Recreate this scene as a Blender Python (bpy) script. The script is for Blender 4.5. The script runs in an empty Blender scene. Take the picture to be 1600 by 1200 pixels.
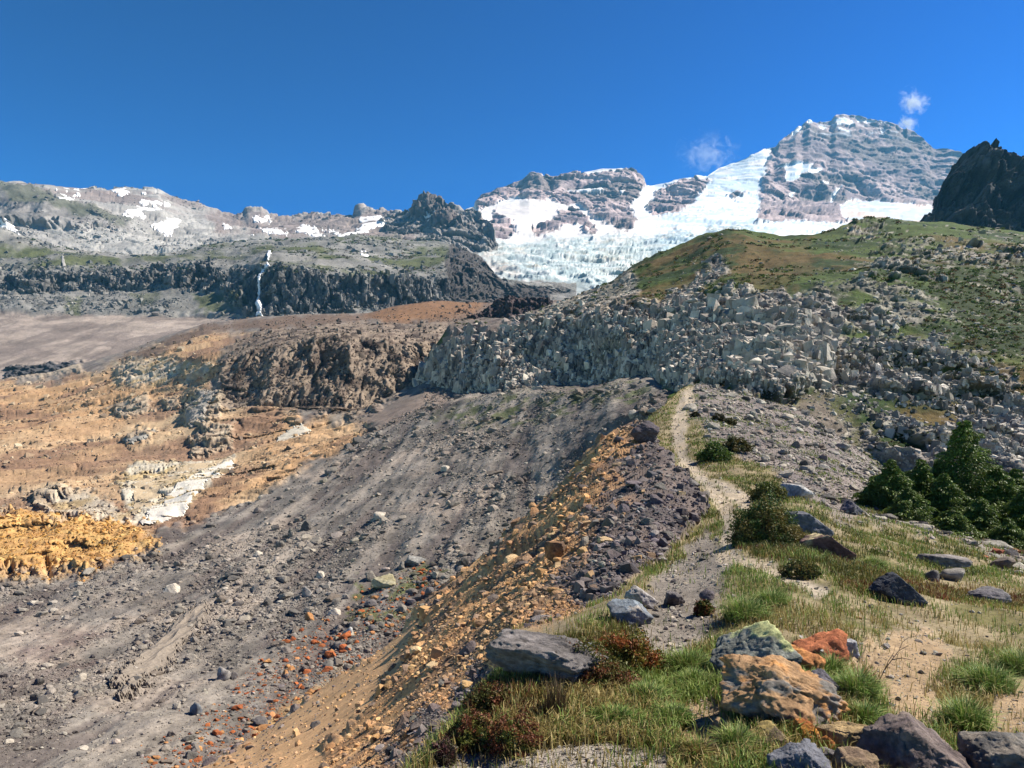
import bpy, math, random
import numpy as np
from mathutils import Vector, Matrix
np.random.seed(7); random.seed(7)
R = math.radians

# ------------------------------------------------------------------ camera, sky, sun, exposure
FPX = 1155.0; PITCH = math.atan(50/1155.0); CAM = np.array([0., 0., 1.6])
scene = bpy.context.scene
cd = bpy.data.cameras.new("camera"); cam = bpy.data.objects.new("camera", cd)
scene.collection.objects.link(cam); scene.camera = cam
cd.sensor_width = 36; cd.lens = 36*FPX/1600; cd.clip_start = .05; cd.clip_end = 60000
cam.location = CAM; cam.rotation_euler = (math.pi/2+PITCH, 0, 0)

SUN_AZ, SUN_EL = R(75), R(47)          # clockwise from the view direction (+Y)
w = bpy.data.worlds.new("World"); scene.world = w; w.use_nodes = True
nt = w.node_tree; nt.nodes.clear()
sky = nt.nodes.new("ShaderNodeTexSky"); sky.sky_type = 'NISHITA'; sky.sun_disc = False
sky.sun_elevation = SUN_EL; sky.sun_rotation = SUN_AZ; sky.altitude = 2500
sky.air_density = 1.0; sky.dust_density = 0.25; sky.ozone_density = 3.0
hs = nt.nodes.new("ShaderNodeHueSaturation"); hs.inputs['Saturation'].default_value = 1.3
hs.inputs['Value'].default_value = .50
bg = nt.nodes.new("ShaderNodeBackground"); bg.inputs['Strength'].default_value = .07
out = nt.nodes.new("ShaderNodeOutputWorld")
gm = nt.nodes.new('ShaderNodeGamma'); gm.inputs['Gamma'].default_value = 2.0
nt.links.new(sky.outputs[0], hs.inputs['Color']); nt.links.new(hs.outputs[0], gm.inputs['Color']); tn = nt.nodes.new('ShaderNodeVectorMath'); tn.operation = 'MULTIPLY'; tn.inputs[1].default_value = (1.0, 1.08, .86)
nt.links.new(gm.outputs[0], tn.inputs[0]); nt.links.new(tn.outputs[0], bg.inputs['Color'])
nt.links.new(bg.outputs[0], out.inputs['Surface'])
sl = bpy.data.lights.new("sun", 'SUN'); sl.energy = 5.0; sl.angle = R(.53); sl.color = (1.0, .93, .82)
so = bpy.data.objects.new("sun", sl); scene.collection.objects.link(so)
sdir = Vector((math.sin(SUN_AZ)*math.cos(SUN_EL), math.cos(SUN_AZ)*math.cos(SUN_EL), math.sin(SUN_EL)))
so.rotation_euler = (-sdir).to_track_quat('-Z', 'Y').to_euler()
scene.view_settings.view_transform = 'Standard'; scene.view_settings.look = 'None'
scene.view_settings.gamma = 1; scene.view_settings.exposure = 1.18
scene.cycles.max_bounces = 4; scene.cycles.diffuse_bounces = 1; scene.cycles.volume_bounces = 0
scene.cycles.transparent_max_bounces = 8

# ------------------------------------------------------------------ numpy noise
GR = np.array([[1,1,0],[-1,1,0],[1,-1,0],[-1,-1,0],[1,0,1],[-1,0,1],[1,0,-1],[-1,0,-1],
               [0,1,1],[0,-1,1],[0,1,-1],[0,-1,-1],[1,1,0],[0,-1,1],[-1,1,0],[0,-1,-1]], np.float32)
def _h(ix, iy, iz, seed):
    h = (ix.astype(np.uint32)*np.uint32(374761393) + iy.astype(np.uint32)*np.uint32(668265263)
         + iz.astype(np.uint32)*np.uint32(2147483647) + np.uint32((seed*1274126177) & 0xffffffff))
    h = (h ^ (h >> np.uint32(13)))*np.uint32(1274126177)
    h = (h ^ (h >> np.uint32(15)))*np.uint32(2246822519)
    return h ^ (h >> np.uint32(16))
def perlin(P, seed=0):
    P = np.asarray(P, np.float64); Q = np.floor(P); f = (P-Q).astype(np.float32); I = Q.astype(np.int64)
    u = f*f*f*(f*(f*6-15)+10); res = 0
    for dx in (0, 1):
        wx = u[..., 0] if dx else 1-u[..., 0]
        for dy in (0, 1):
            wy = u[..., 1] if dy else 1-u[..., 1]
            for dz in (0, 1):
                wz = u[..., 2] if dz else 1-u[..., 2]
                g = GR[_h(I[..., 0]+dx, I[..., 1]+dy, I[..., 2]+dz, seed) & np.uint32(15)]
                res = res + wx*wy*wz*(g[..., 0]*(f[..., 0]-dx)+g[..., 1]*(f[..., 1]-dy)+g[..., 2]*(f[..., 2]-dz))
    return res
def sm(a, b, x):
    t = np.clip((x-a)/(b-a), 0, 1); return t*t*(3-2*t)
def fbm(P, lam, foot, octs=8, gain=.5, seed=0, ridged=False):
    """fractal noise of first wavelength lam; octaves finer than the pixel footprint fade out"""
    s = 0; a = 1.; l = lam
    for o in range(octs):
        wgt = sm(.9, 2.0, l/np.maximum(foot, 1e-6))
        if np.max(wgt) <= 0: break
        n = perlin(P/l+17.3*o, seed+o)
        if ridged: n = 1-2*np.abs(n)*1.6
        s = s + a*wgt*n; a *= gain; l *= .5
    return s
def vor(P, seed=0):
    """F1, F2, a random number of the nearest cell, and a tilted plane across each cell"""
    Q = np.floor(P); I = Q.astype(np.int64); f = (P-Q).astype(np.float32)
    F1 = np.full(P.shape[:-1], 9., np.float32); F2 = F1.copy(); ID = np.zeros_like(F1); FC = np.zeros_like(F1)
    for dx in (-1, 0, 1):
        for dy in (-1, 0, 1):
            for dz in (-1, 0, 1):
                h = _h(I[..., 0]+dx, I[..., 1]+dy, I[..., 2]+dz, seed)
                r0 = (h & np.uint32(1023)).astype(np.float32)/1023; r1 = ((h >> np.uint32(10)) & np.uint32(1023)).astype(np.float32)/1023
                r2 = ((h >> np.uint32(20)) & np.uint32(1023)).astype(np.float32)/1023
                ex, ey, ez = dx+r0-f[..., 0], dy+r1-f[..., 1], dz+r2-f[..., 2]
                d = np.sqrt(ex*ex+ey*ey+ez*ez); c = d < F1
                F2 = np.where(c, F1, np.minimum(F2, d)); i = (r0*7.13+r1*3.7+r2*5.1) % 1; ID = np.where(c, i, ID); F1 = np.where(c, d, F1)
                FC = np.where(c, ex*(((r0*13.7) % 1)-.5)+ey*(((r1*17.3) % 1)-.5)+ez*(((r2*11.9) % 1)-.5), FC)
    return F1, F2, ID, FC
def rocky(P, lam, foot, octs=3, seed=0, mask=None, crack=.5, gain=.5, sq=(1, 1, 1)):
    """angular broken-rock relief in units of lam: tilted facets, steps and dark joints between blocks"""
    outv = np.zeros(P.shape[:-1]); sel = mask > .02 if mask is not None else np.ones(outv.shape, bool)
    if not sel.any(): return outv
    Q = P[sel]; ft = np.broadcast_to(foot, P.shape[:-1])[sel]; a = 1.; l = lam; s_ = 0
    Q = Q+.22*lam*np.stack([perlin(Q/lam*1.1, seed+50), perlin(Q/lam*1.1, seed+51), perlin(Q/lam*1.1, seed+52)], -1)
    for o in range(octs):
        wg = sm(1.5, 3.5, l/ft)
        if wg.max() <= 0: break
        F1, F2, i, fc = vor(Q/(np.array(sq)*l), seed+o)
        s_ = s_+a*wg*(fc*1.5+(i-.5)*.55-crack*sm(.12, 0, F2-F1)); a *= gain; l *= gain
    outv[sel] = s_*lam; return outv
def C(r, g, b, k=.60):
    v = np.array([r, g, b], np.float64)/255
    return np.where(v <= .04045, v/12.92, ((v+.055)/1.055)**2.4)*k
def mix(a, b, t):
    t = np.asarray(t)[..., None]; return a*(1-t)+b*t
def poly(PX, PY, pts, soft=4, warp=0, ws=30, seed=3):
    """soft mask of a ground patch, its edge broken up by noise"""
    pts = np.array(pts, float); pad = soft+warp*2+2
    bb = (PX > pts[:, 0].min()-pad) & (PX < pts[:, 0].max()+pad) & (PY > pts[:, 1].min()-pad) & (PY < pts[:, 1].max()+pad)
    m = np.zeros(PX.shape); 
    if not bb.any(): return m
    x = PX[bb].copy(); y = PY[bb].copy()
    wn = 0
    if warp:
        q = np.stack([x/ws, y/ws*1.6, 0*x+seed*3.1], -1)
        wn = warp*(perlin(q, seed)*1.6+perlin(q*2.3, seed+1)+perlin(q*5.1, seed+2)*.7)
    d = np.full(x.shape, 1e9); s = np.ones(x.shape); n = len(pts)
    for i in range(n):
        a = pts[i]; b = pts[i-1]; e = b-a; wx = x-a[0]; wy = y-a[1]
        t = np.clip((wx*e[0]+wy*e[1])/(e@e+1e-9), 0, 1)
        d = np.minimum(d, (wx-e[0]*t)**2+(wy-e[1]*t)**2)
        c1 = y >= a[1]; c2 = y < b[1]; c3 = e[0]*wy > e[1]*wx
        s = np.where((c1 & c2 & c3) | (~c1 & ~c2 & ~c3), -s, s)
    sd = -s*np.sqrt(d)+wn
    m[bb] = sm(-soft, soft, sd); return m

# ------------------------------------------------------------------ rays and terrain sheets
cp, sp = math.cos(PITCH), math.sin(PITCH)
def ray(px, py):
    a = (np.asarray(px, float)-800)/FPX; b = (600-np.asarray(py, float))/FPX
    y = cp-b*sp; z = sp+b*cp
    return np.stack([a/y, np.ones_like(y), z/y], -1)
def at(px, py, D): return CAM+ray(px, py)*np.asarray(D, float)[..., None]
def blur(a, k, axis):
    if k < 1: return a
    pad = [(0, 0)]*a.ndim; pad[axis] = (k, k)
    c = np.cumsum(np.pad(a, pad, mode='edge'), axis=axis); c = np.insert(c, 0, 0, axis=axis)
    n = a.shape[axis]; i1 = np.arange(2*k+1, 2*k+1+n)
    return (np.take(c, i1, axis)-np.take(c, i1-2*k-1, axis))/(2*k+1)
class Sheet: pass
def sheet(lines, x0, x1, q=1.5, bl=6, back=8, drop=.5, backlen=.25, lx=10):
    xs = np.arange(x0, x1+q, q); Y = []; W = []
    for ln in lines:
        ln = np.array(ln, float); Y.append(np.interp(xs, ln[:, 0], ln[:, 1])); W.append(np.interp(xs, ln[:, 0], 1/ln[:, 2]))
    for k in range(len(Y)-1):
        Y[k] = blur(blur(Y[k], lx, 0), lx, 0); W[k] = blur(blur(W[k], lx, 0), lx, 0)
    for k in range(len(Y)-2, -1, -1): Y[k] = np.maximum(Y[k], Y[k+1]+.6)
    rows = []; wr = []
    for k in range(len(lines)-1):
        n = max(3, int(math.ceil(np.percentile(Y[k]-Y[k+1], 85)/q)))
        for j in range(n):
            t = j/n; rows.append(Y[k]*(1-t)+Y[k+1]*t); wr.append(W[k]*(1-t)+W[k+1]*t)
    rows.append(Y[-1]); wr.append(W[-1])
    PY = np.array(rows); WW = np.array(wr)
    WW = blur(blur(WW, bl, 0), bl, 1); WW = blur(WW, bl, 1)
    PX = np.broadcast_to(xs, PY.shape).copy(); D = 1/WW
    P = at(PX, PY, D)
    if back:
        last = P[-1]; ld = D[-1]; ex = []
        for k in range(1, back+1):
            t = (k/back)**1.5; e = last.copy()
            e[:, 0] += (last[:, 0]-CAM[0])*backlen*t; e[:, 1] += ld*backlen*t; e[:, 2] -= ld*backlen*drop*t*(1+t); ex.append(e)
        P = np.concatenate([P, np.array(ex)], 0)
        PX = np.concatenate([PX, np.repeat(PX[-1:], back, 0)]); PY = np.concatenate([PY, np.repeat(PY[-1:], back, 0)])
        D = P[..., 1].copy()
    s = Sheet(); s.PX, s.PY, s.D, s.P, s.back, s.q = PX, PY, D, P, back, q
    s.foot = D/FPX*q; s.N = normals(P); s.P0 = P.copy()
    s.gf = np.maximum(s.foot, .75*np.linalg.norm(np.gradient(P, axis=0), axis=-1))
    return s
def normals(P):
    gx = np.gradient(P, axis=1); gy = np.gradient(P, axis=0); n = np.cross(gx, gy)
    n /= np.linalg.norm(n, axis=-1, keepdims=True)+1e-12
    return n
def coll(): return scene.collection
def mesh_grid(P, col, mask=None, name="ground", mat=None):
    r, c = P.shape[:2]; idx = np.arange(r*c).reshape(r, c)
    F = np.stack([idx[:-1, :-1], idx[:-1, 1:], idx[1:, 1:], idx[1:, :-1]], -1)
    F = F[mask] if mask is not None else F.reshape(-1, 4)
    u, inv = np.unique(F.ravel(), return_inverse=True)
    return mesh_raw(name, P.reshape(-1, 3)[u], inv.reshape(-1, 4), col.reshape(-1, 3)[u], mat)
def mesh_raw(name, V, F, col=None, mat=None, smooth=True):
    k = F.shape[1]; me = bpy.data.meshes.new(name)
    me.vertices.add(len(V)); me.vertices.foreach_set("co", V.astype(np.float32).ravel())
    me.loops.add(F.size); me.loops.foreach_set("vertex_index", F.astype(np.int32).ravel())
    me.polygons.add(len(F)); me.polygons.foreach_set("loop_start", np.arange(0, F.size, k, dtype=np.int32))
    me.polygons.foreach_set("use_smooth", np.full(len(F), smooth))
    if col is not None:
        a = me.color_attributes.new("Col", 'FLOAT_COLOR', 'POINT')
        cc = np.ones((len(V), 4), np.float32); cc[:, :3] = np.clip(col, 0.003, .95); a.data.foreach_set("color", cc.ravel())
    me.update(calc_edges=True); me.validate()
    o = bpy.data.objects.new(name, me); coll().objects.link(o)
    if mat: me.materials.append(mat)
    return o
def tag(o, label=None, cat=None, group=None, kind=None):
    if label: o["label"] = label
    if cat: o["category"] = cat
    if group: o["group"] = group
    if kind: o["kind"] = kind
    return o
def rock_mat(name, scale=1., bump=.5, var=.35, rough=.95, spec=.15):
    """vertex colour is the stone's own colour; noise adds mottling, bump adds grain"""
    m = bpy.data.materials.new(name); m.use_nodes = True; n = m.node_tree; N = n.nodes; L = n.links
    b = N["Principled BSDF"]; b.inputs["Roughness"].default_value = rough; b.inputs["Specular IOR Level"].default_value = spec
    at_ = N.new("ShaderNodeAttribute"); at_.attribute_name = "Col"
    tc = N.new("ShaderNodeTexCoord")
    nz = N.new("ShaderNodeTexNoise"); nz.inputs["Scale"].default_value = scale; nz.inputs["Detail"].default_value = 8; nz.inputs["Roughness"].default_value = .65
    L.new(tc.outputs["Object"], nz.inputs["Vector"])
    mr = N.new("ShaderNodeMapRange"); mr.inputs[1].default_value = .3; mr.inputs[2].default_value = .7
    mr.inputs[3].default_value = 1-var; mr.inputs[4].default_value = 1+var
    L.new(nz.outputs[0], mr.inputs[0])
    vm = N.new("ShaderNodeVectorMath"); vm.operation = 'SCALE'
    L.new(at_.outputs["Color"], vm.inputs[0]); L.new(mr.outputs[0], vm.inputs["Scale"]); L.new(vm.outputs[0], b.inputs["Base Color"])
    if bump:
        n2 = N.new("ShaderNodeTexNoise"); n2.inputs["Scale"].default_value = scale*2.2; n2.inputs["Detail"].default_value = 10; n2.inputs["Roughness"].default_value = .75
        L.new(tc.outputs["Object"], n2.inputs["Vector"])
        bp = N.new("ShaderNodeBump"); bp.inputs["Strength"].default_value = bump; bp.inputs["Distance"].default_value = .35/scale
        L.new(n2.outputs[0], bp.inputs["Height"]); L.new(bp.outputs[0], b.inputs["Normal"])
    return m
M_near = rock_mat("near_ground", 14, .5, .35)
M_mid = rock_mat("scree", 1.2, .5, .3)
M_cliff = rock_mat("cliff_rock", .5, .5, .3)
M_far = rock_mat("far_rock", .02, .4, .2)
M_snow = rock_mat("snow", .05, .15, .04, .6, .3)

def colnoise(s, col, lam, amt, seed, octs=7, gain=.6):
    n = fbm(s.P, lam, s.foot, octs, gain, seed); return col*(1+amt*n)[..., None]
def disp(s, h, up=0.):
    n = s.N*(1-up)+np.array([0, 0, 1.])*up; s.P = s.P+n*h[..., None]
def dish(s, h):
    """relief of a steep face: in and out of it, level"""
    H = np.stack([-s.P0[..., 0]*.5, -s.P0[..., 1], 0*s.P0[..., 0]], -1); H /= np.linalg.norm(H, axis=-1, keepdims=True); H[..., 2] = .15
    s.P = s.P+H*h[..., None]

def do_near():
    A = [(-200,1450,2.1),(1800,1450,2.1)]
    B = [(-200,1425,2.2),(300,1390,2.3),(500,1300,2.6),(600,1235,2.9),(660,1180,3.3),(720,1130,3.8),(770,1065,4.6),(800,1010,5.1),(870,990,5.5),(950,950,6.6),(1040,880,10),(1110,810,16),(1150,780,19),(1250,770,20.5),(1350,800,20),(1500,850,17),(1800,930,13)]
    B2 = [(-200,1415,3),(300,1375,4),(500,1285,5.2),(600,1222,5.2),(660,1168,5.3),(720,1118,6),(770,1053,6.8),(800,998,7.3),(870,980,7.5),(950,940,8),(1040,873,10.8),(1110,804,16.6),(1150,775,19.6),(1250,765,21),(1350,795,20.5),(1500,845,17.5),(1800,926,13.3)]
    B3 = [(-200,1397,9),(150,1330,10),(300,1270,10),(500,1170,11),(600,1105,11.5),(760,960,13),(860,870,15),(950,780,20),(1000,730,26),(1040,700,30),(1070,725,26.5),(1110,740,24),(1200,715,28),(1300,735,27),(1400,780,26),(1500,825,23),(1800,915,17)]
    Cc = [(-200,1380,20),(0,1340,28),(150,1290,31),(300,1205,33),(400,1150,34),(600,1012,37),(760,880,38),(860,785,40),(900,742,40),(940,695,40),(965,678,40),(1000,662,39),(1030,640,40),(1050,620,45),(1070,604,50),(1090,600,52),(1150,612,52),(1250,640,50),(1320,690,44),(1400,745,38),(1480,800,32),(1600,850,27),(1800,905,22)]
    s = sheet([A, B, B2, B3, Cc], -160, 1760, 1.5, 5, back=14, drop=.9, backlen=.5)
    X, Y, P, f = s.PX, s.PY, s.P, s.foot
    flank = poly(X, Y, [(960,672),(860,775),(760,870),(600,1000),(300,1190),(-200,1420),(-200,1500),(520,1300),(660,1175),(770,1060),(800,1000),(870,980),(950,935),(1040,870),(1100,810),(1105,780),(1060,735),(1030,700),(1020,670),(990,660)], 5, 3)
    orange = poly(X, Y, [(960,665),(860,765),(760,860),(600,1000),(560,1060),(420,1200),(300,1300),(560,1260),(640,1150),(780,1030),(890,970),(895,900),(915,850),(945,790),(972,740),(985,690)], 26, 26, 50)
    sandy = poly(X, Y, [(300,1205),(400,1140),(600,1000),(665,975),(640,1040),(570,1120),(500,1190),(440,1300),(-200,1500),(-200,1300)], 10, 8, 40, 8)
    path = np.maximum.reduce([poly(X, Y, p, 5 if p[0][1] < 900 else 12, 3 if p[0][1] < 900 else 14, 25, 5) for p in PATHS])
    gravel = poly(X, Y, [(960,1010),(1000,960),(1025,900),(1100,830),(1150,860),(1140,910),(1110,980),(1060,1020)], 12, 8)
    flat = poly(X, Y, [(640,1200),(700,1180),(780,1175),(950,1165),(1050,1185),(1050,1260),(640,1260)], 8, 6)
    scree = poly(X, Y, [(1085,600),(1150,600),(1250,625),(1420,740),(1380,810),(1300,815),(1220,745),(1150,710),(1110,690),(1075,650)], 12, 10, 60)
    rub = poly(X, Y, [(1380,820),(1460,840),(1600,890),(1800,960),(1800,880),(1600,830),(1480,780)], 12, 8)
    s.masks = dict(flank=flank, orange=orange, sandy=sandy, path=path, gravel=gravel, flat=flat, scree=scree, rub=rub)
    soil = mix(C(164,148,116), C(124,116,74), sm(-.2, .3, fbm(P, .9, f, 6, .6, 4)))
    col = soil
    pk = fbm(P, 2.2, f, 6, .55, 51)
    col = mix(col, mix(C(150,138,130), C(128,118,114), sm(-.3, .3, pk)), scree)
    col = mix(col, C(150,140,128), np.maximum(gravel, rub*.8))
    fl = mix(C(134,120,112), C(104,96,94), sm(-.3, .3, pk))
    col = mix(col, fl, flank)
    ochre = mix(C(246,192,134), C(202,154,110), sm(-.4, .4, fbm(P, 1.3, f, 7, .6, 31)))
    ochre = mix(ochre, C(122,110,100), sm(.1, .5, fbm(P, 3., f, 5, .6, 33))*.7)
    col = mix(col, ochre, orange*flank)
    col = mix(col, C(226,180,132), sandy)
    col = mix(col, mix(C(172,160,142), C(190,174,150), sm(-.2, .2, pk)), path)
    col = mix(col, C(178,152,118), path*sm(940, 1000, Y))
    col = mix(col, C(165,155,142), flat)
    col = colnoise(s, col, .5, .28, 61)
    # relief
    f = s.gf
    h = fbm(P, 3., f, 11, .5, 71)*.13
    streak = np.stack([P[..., 1]*.9+P[..., 0]*.15, P[..., 0]*.16, P[..., 2]*.16], -1)    # ribs running down the flank
    rib = fbm(streak, 3.2, f, 8, .58, 81, True)
    h = h*(1-.75*path)*(1-.5*sandy) + flank*(1-.75*sandy)*rib*.17*np.clip(s.D/14, .35, 2.2)*np.clip((s.D-7)/6, 0, 1)
    ground_edge = sm(2, 30, s.D)
    disp(s, h, .25)
    s.col = col; return s

PATHS = [[(1062,620),(1074,606),(1088,606),(1080,640),(1070,680),(1074,712),(1108,744),(1144,790),(1154,830),(1138,885),(1122,880),(1130,820),(1102,768),(1062,728),(1050,690),(1050,650)],
         [(1140,868),(1165,870),(1230,890),(1305,930),(1275,937),(1200,910),(1145,890)],
         [(1335,1015),(1395,985),(1455,988),(1478,1020),(1462,1080),(1470,1120),(1430,1130),(1385,1105),(1362,1060)],
         [(1565,1065),(1600,1035),(1800,1020),(1800,1260),(1480,1260),(1490,1160),(1540,1110)],
         [(1110,745),(1180,775),(1170,800),(1140,790)],
         [(1060,1115),(1120,1090),(1140,1180),(1100,1250),(1060,1200)]]

def do_valley():
    v0 = [(-250,1450,33),(0,1400,38),(300,1300,46),(600,1150,70),(800,980,95),(1000,800,115),(1150,700,110)]
    v1 = [(-250,1050,82),(0,1040,85),(250,1020,90),(450,980,95),(600,930,100),(750,830,115),(850,740,130),(950,660,130),(1000,640,125),(1150,625,115)]
    v2 = [(-250,900,125),(0,905,125),(80,900,127),(250,830,155),(400,770,185),(500,720,210),(600,665,235),(650,640,240),(700,632,225),(800,622,200),(900,610,180),(1000,598,160),(1150,590,150)]
    v3 = [(-250,760,220),(0,760,220),(200,740,230),(350,690,270),(450,660,290),(560,645,300),(640,612,300),(700,600,300),(800,595,290),(1150,570,270)]
    v4 = [(-250,660,400),(0,660,400),(150,650,400),(280,640,370),(330,632,340),(430,634,330),(560,640,315),(600,625,325),(650,595,345),(700,580,360),(1150,550,360)]
    v5 = [(-250,612,600),(0,602,620),(80,590,620),(190,560,620),(250,548,560),(330,560,410),(420,545,375),(520,525,365),(600,530,365),(650,540,370),(700,530,400),(1150,500,430)]
    v6 = [(-250,604,700),(0,592,700),(80,582,700),(190,552,760),(263,524,800),(317,506,850),(380,499,900),(406,494,900),(500,491,850),(574,489,900),(622,477,950),(669,471,1000),(767,473,1100),(850,470,1200),(1150,460,1200)]
    s = sheet([v0, v1, v2, v3, v4, v5, v6], -160, 1150, 1.5, 5, back=8, drop=.15, backlen=.3)
    X, Y, P, f = s.PX, s.PY, s.P, s.foot
    basin = poly(X, Y, [(-300,905),(80,903),(140,870),(230,835),(330,805),(430,760),(500,722),(590,672),(560,655),(490,648),(430,638),(350,632),(330,600),(340,560),(390,525),(330,512),(250,545),(190,562),(80,592),(-300,612)], 8, 8, 50)
    bluff = poly(X, Y, [(340,600),(345,560),(390,520),(430,505),(640,500),(745,475),(740,510),(690,530),(655,585),(650,600),(600,630),(560,648),(490,646),(430,634),(340,640)], 8, 6, 30)
    browntop = poly(X, Y, [(190,562),(263,530),(317,510),(400,499),(480,491),(574,488),(622,470),(760,465),(900,465),(760,500),(660,505),(640,495),(420,515),(330,515),(250,548)], 4, 3, 30)
    mound = poly(X, Y, [(-300,800),(0,806),(50,806),(100,820),(150,815),(215,822),(240,848),(210,868),(160,885),(90,900),(80,885),(60,900),(-300,900)], 15, 12, 24)
    pale = np.maximum(poly(X, Y, [(180,745),(215,715),(300,712),(362,706),(350,730),(290,790),(240,812),(205,815),(195,780)], 5, 5, 20),
                      poly(X, Y, [(75,770),(140,765),(200,790),(210,815),(150,820),(100,800)], 6, 5, 20)*.75)
    pale = np.maximum(pale, poly(X, Y, [(180,570),(240,560),(330,565),(320,580),(230,600),(180,600)], 6, 6, 20)*.8)
    greys = poly(X, Y, [(-300,905),(80,905),(140,875),(260,838),(420,770),(560,690),(640,640),(660,590),(1150,560),(1150,1450),(-300,1450)], 10, 12, 70)
    rust = sm(-.1, .5, fbm(P, 45, f, 6, .6, 12))*basin
    orangeb = poly(X, Y, [(-300,620),(150,580),(330,520),(380,530),(340,600),(250,640),(120,690),(-300,720)], 20, 14, 60)+poly(X, Y, [(380,700),(470,650),(590,680),(500,730),(300,810),(320,760)], 14, 8, 40)
    orangeb = np.clip(orangeb+poly(X, Y, [(290,530),(330,520),(382,528),(350,545),(280,550),(200,568)], 5, 4, 30), 0, 1)
    tan = poly(X, Y, [(430,1200),(500,1130),(620,1040),(560,1040),(460,1100),(380,1160),(300,1250),(-100,1450),(430,1400)], 20, 16, 60)
    pinkish = poly(X, Y, [(560,660),(600,630),(680,600),(720,600),(700,640),(620,660)], 10, 6)
    dirt = mix(C(154,146,136), C(127,121,114), sm(-.3, .3, fbm(P, 14, f, 7, .6, 21)))
    dirt = mix(dirt, C(172,158,144), sm(.12, .5, fbm(P, 22, f, 6, .6, 25))*.8)
    fall = fbm(np.stack([P[..., 0]-P[..., 1]*.12, P[..., 1]*.13, P[..., 2]*.1], -1), 7, f*1., 7, .62, 26)
    dirt = mix(dirt, C(112,102,98), sm(0, .45, fall)*.75); dirt = mix(dirt, C(178,166,152), sm(.1, .5, -fall)*.5)
    dirt = mix(dirt, C(118,100,96), sm(.1, .45, fbm(P, 18, f, 6, .55, 27))*.7*poly(X, Y, [(60,880),(300,860),(260,980),(120,1060),(0,1020)], 30, 15))
    col = dirt
    tanb = mix(C(196,166,132), C(220,192,154), sm(-.3, .3, fbm(P*np.array([1, .45, 1]), 24, f, 7, .62, 22)))
    tanb = mix(tanb, C(212,168,122), np.clip(rust*.35+orangeb*.5, 0, .8))
    tanb = mix(tanb, C(150,118,98), sm(-.05, .4, fbm(P*np.array([.5, .5, 1.6]), 30, f, 7, .6, 28))*.75)
    col = mix(col, tanb, basin)
    col = mix(col, mix(C(232,188,120), C(206,160,104), sm(-.3, .3, fbm(P, 4, f, 6, .6, 29))), mound)
    br = mix(C(120,105,93), C(162,145,127), sm(-.1, .5, fbm(P*np.array([1, 1, .25]), 16, f, 7, .62, 23, True)*.6))
    br = mix(br, C(78,68,62), sm(.1, .5, fbm(P*np.array([1, 1, .3]), 22, f, 6, .6, 24)))
    col = mix(col, br, bluff)
    col = mix(col, C(128,108,92), browntop)
    col = mix(col, C(146,110,78), poly(X, Y, [(570,492),(640,470),(760,468),(745,485),(690,500),(600,502)], 6, 3))
    col = mix(col, C(150,134,122), pinkish)
    col = mix(col, mix(C(222,212,190), C(208,184,138), sm(-.2, .3, fbm(P, 12, f, 6, .6, 30))), pale*(1-mound))
    green = poly(X, Y, [(540,915),(600,895),(680,870),(700,900),(670,940),(600,970),(560,1000),(520,990)], 14, 18, 25)
    green2 = poly(X, Y, [(680,650),(760,632),(900,612),(1040,600),(1000,620),(900,640),(760,665),(700,672)], 12, 12, 40)
    gn = sm(-.15, .3, fbm(P, 5, f, 6, .65, 35))
    col = mix(col, C(104,112,62), green*gn*.8); col = mix(col, C(92,104,58), green2*gn*.8)
    col = mix(col, C(206,166,112), tan*.9)
    s.masks = dict(basin=basin, bluff=bluff, greys=greys*(1-mound), mound=mound, tan=tan, top=browntop)
    col = colnoise(s, col, 6, .30, 36, 9, .7)
    # relief
    f = s.gf
    sl = np.stack([P[..., 0]*.25, P[..., 1], P[..., 2]*.2], -1)
    h = fbm(P, 60, f, 10, .5, 41)*1.5*sm(50, 200, s.D)
    hz = 0
    h += greys*(fbm(P, 7, f, 8, .55, 42)*.5+fbm(np.stack([P[..., 0]-P[..., 1]*.12, P[..., 1]*.13, P[..., 2]*.1], -1), 7, s.foot*2, 5, .5, 26)*-.75)
    fold = fbm(P*np.array([.35, 1, 1.5]), 42, f, 8, .6, 44, True)
    fold = fold-.9
    h += basin*(1-mound)*(-1.2+fold*1.5+fbm(P*np.array([.4, 1, 1]), 90, f, 4, .5, 52, True)*1.2)
    hz = hz+basin*rocky(P, 16, f, 4, 62, basin, .2, .5, (1.6, 1, .6))*.16
    gul = fbm(P*np.array([1, .5, .18]), 30, f, 8, .62, 45, True)
    hz = hz+bluff*(gul*3.2+rocky(P, 22, f, 4, 61, bluff, .3, .5, (.6, 1, 2.))*.14)
    h += mound*(fbm(P, 12, f, 9, .5, 46)*1.3+1.2)
    h += pale*.5; hz = hz+pale*(1-mound)*rocky(P, 16, f, 3, 63, pale, .3, .5, (1.8, 1, .5))*.12
    crag = poly(X, Y, [(290,640),(310,610),(350,610),(345,650),(320,665),(290,660)], 4, 3, 12)+poly(X, Y, [(180,625),(230,615),(240,640),(200,655),(180,645)], 4, 3, 12)\
        + poly(X, Y, [(295,680),(330,665),(365,660),(360,685),(300,700)], 4, 3, 12)+poly(X, Y, [(190,680),(215,665),(245,665),(230,685),(200,690)], 4, 3, 12)\
        + poly(X, Y, [(180,580),(195,566),(230,566),(215,585),(190,600)], 4, 3, 12)+poly(X, Y, [(255,625),(280,620),(285,640),(262,640)], 4, 3, 12)\
        + poly(X, Y, [(50,765),(100,755),(110,765),(70,780),(105,805),(95,812),(60,785)], 4, 3, 12)+poly(X, Y, [(-20,575),(30,570),(130,566),(125,580),(30,590),(-20,592)], 4, 3, 12)
    crag = np.clip(crag, 0, 1)
    s.col = mix(col, mix(C(176,158,136), C(214,198,172), sm(-.3, .3, fbm(P, 5, f, 6, .6, 49))), crag*.85)
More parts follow.
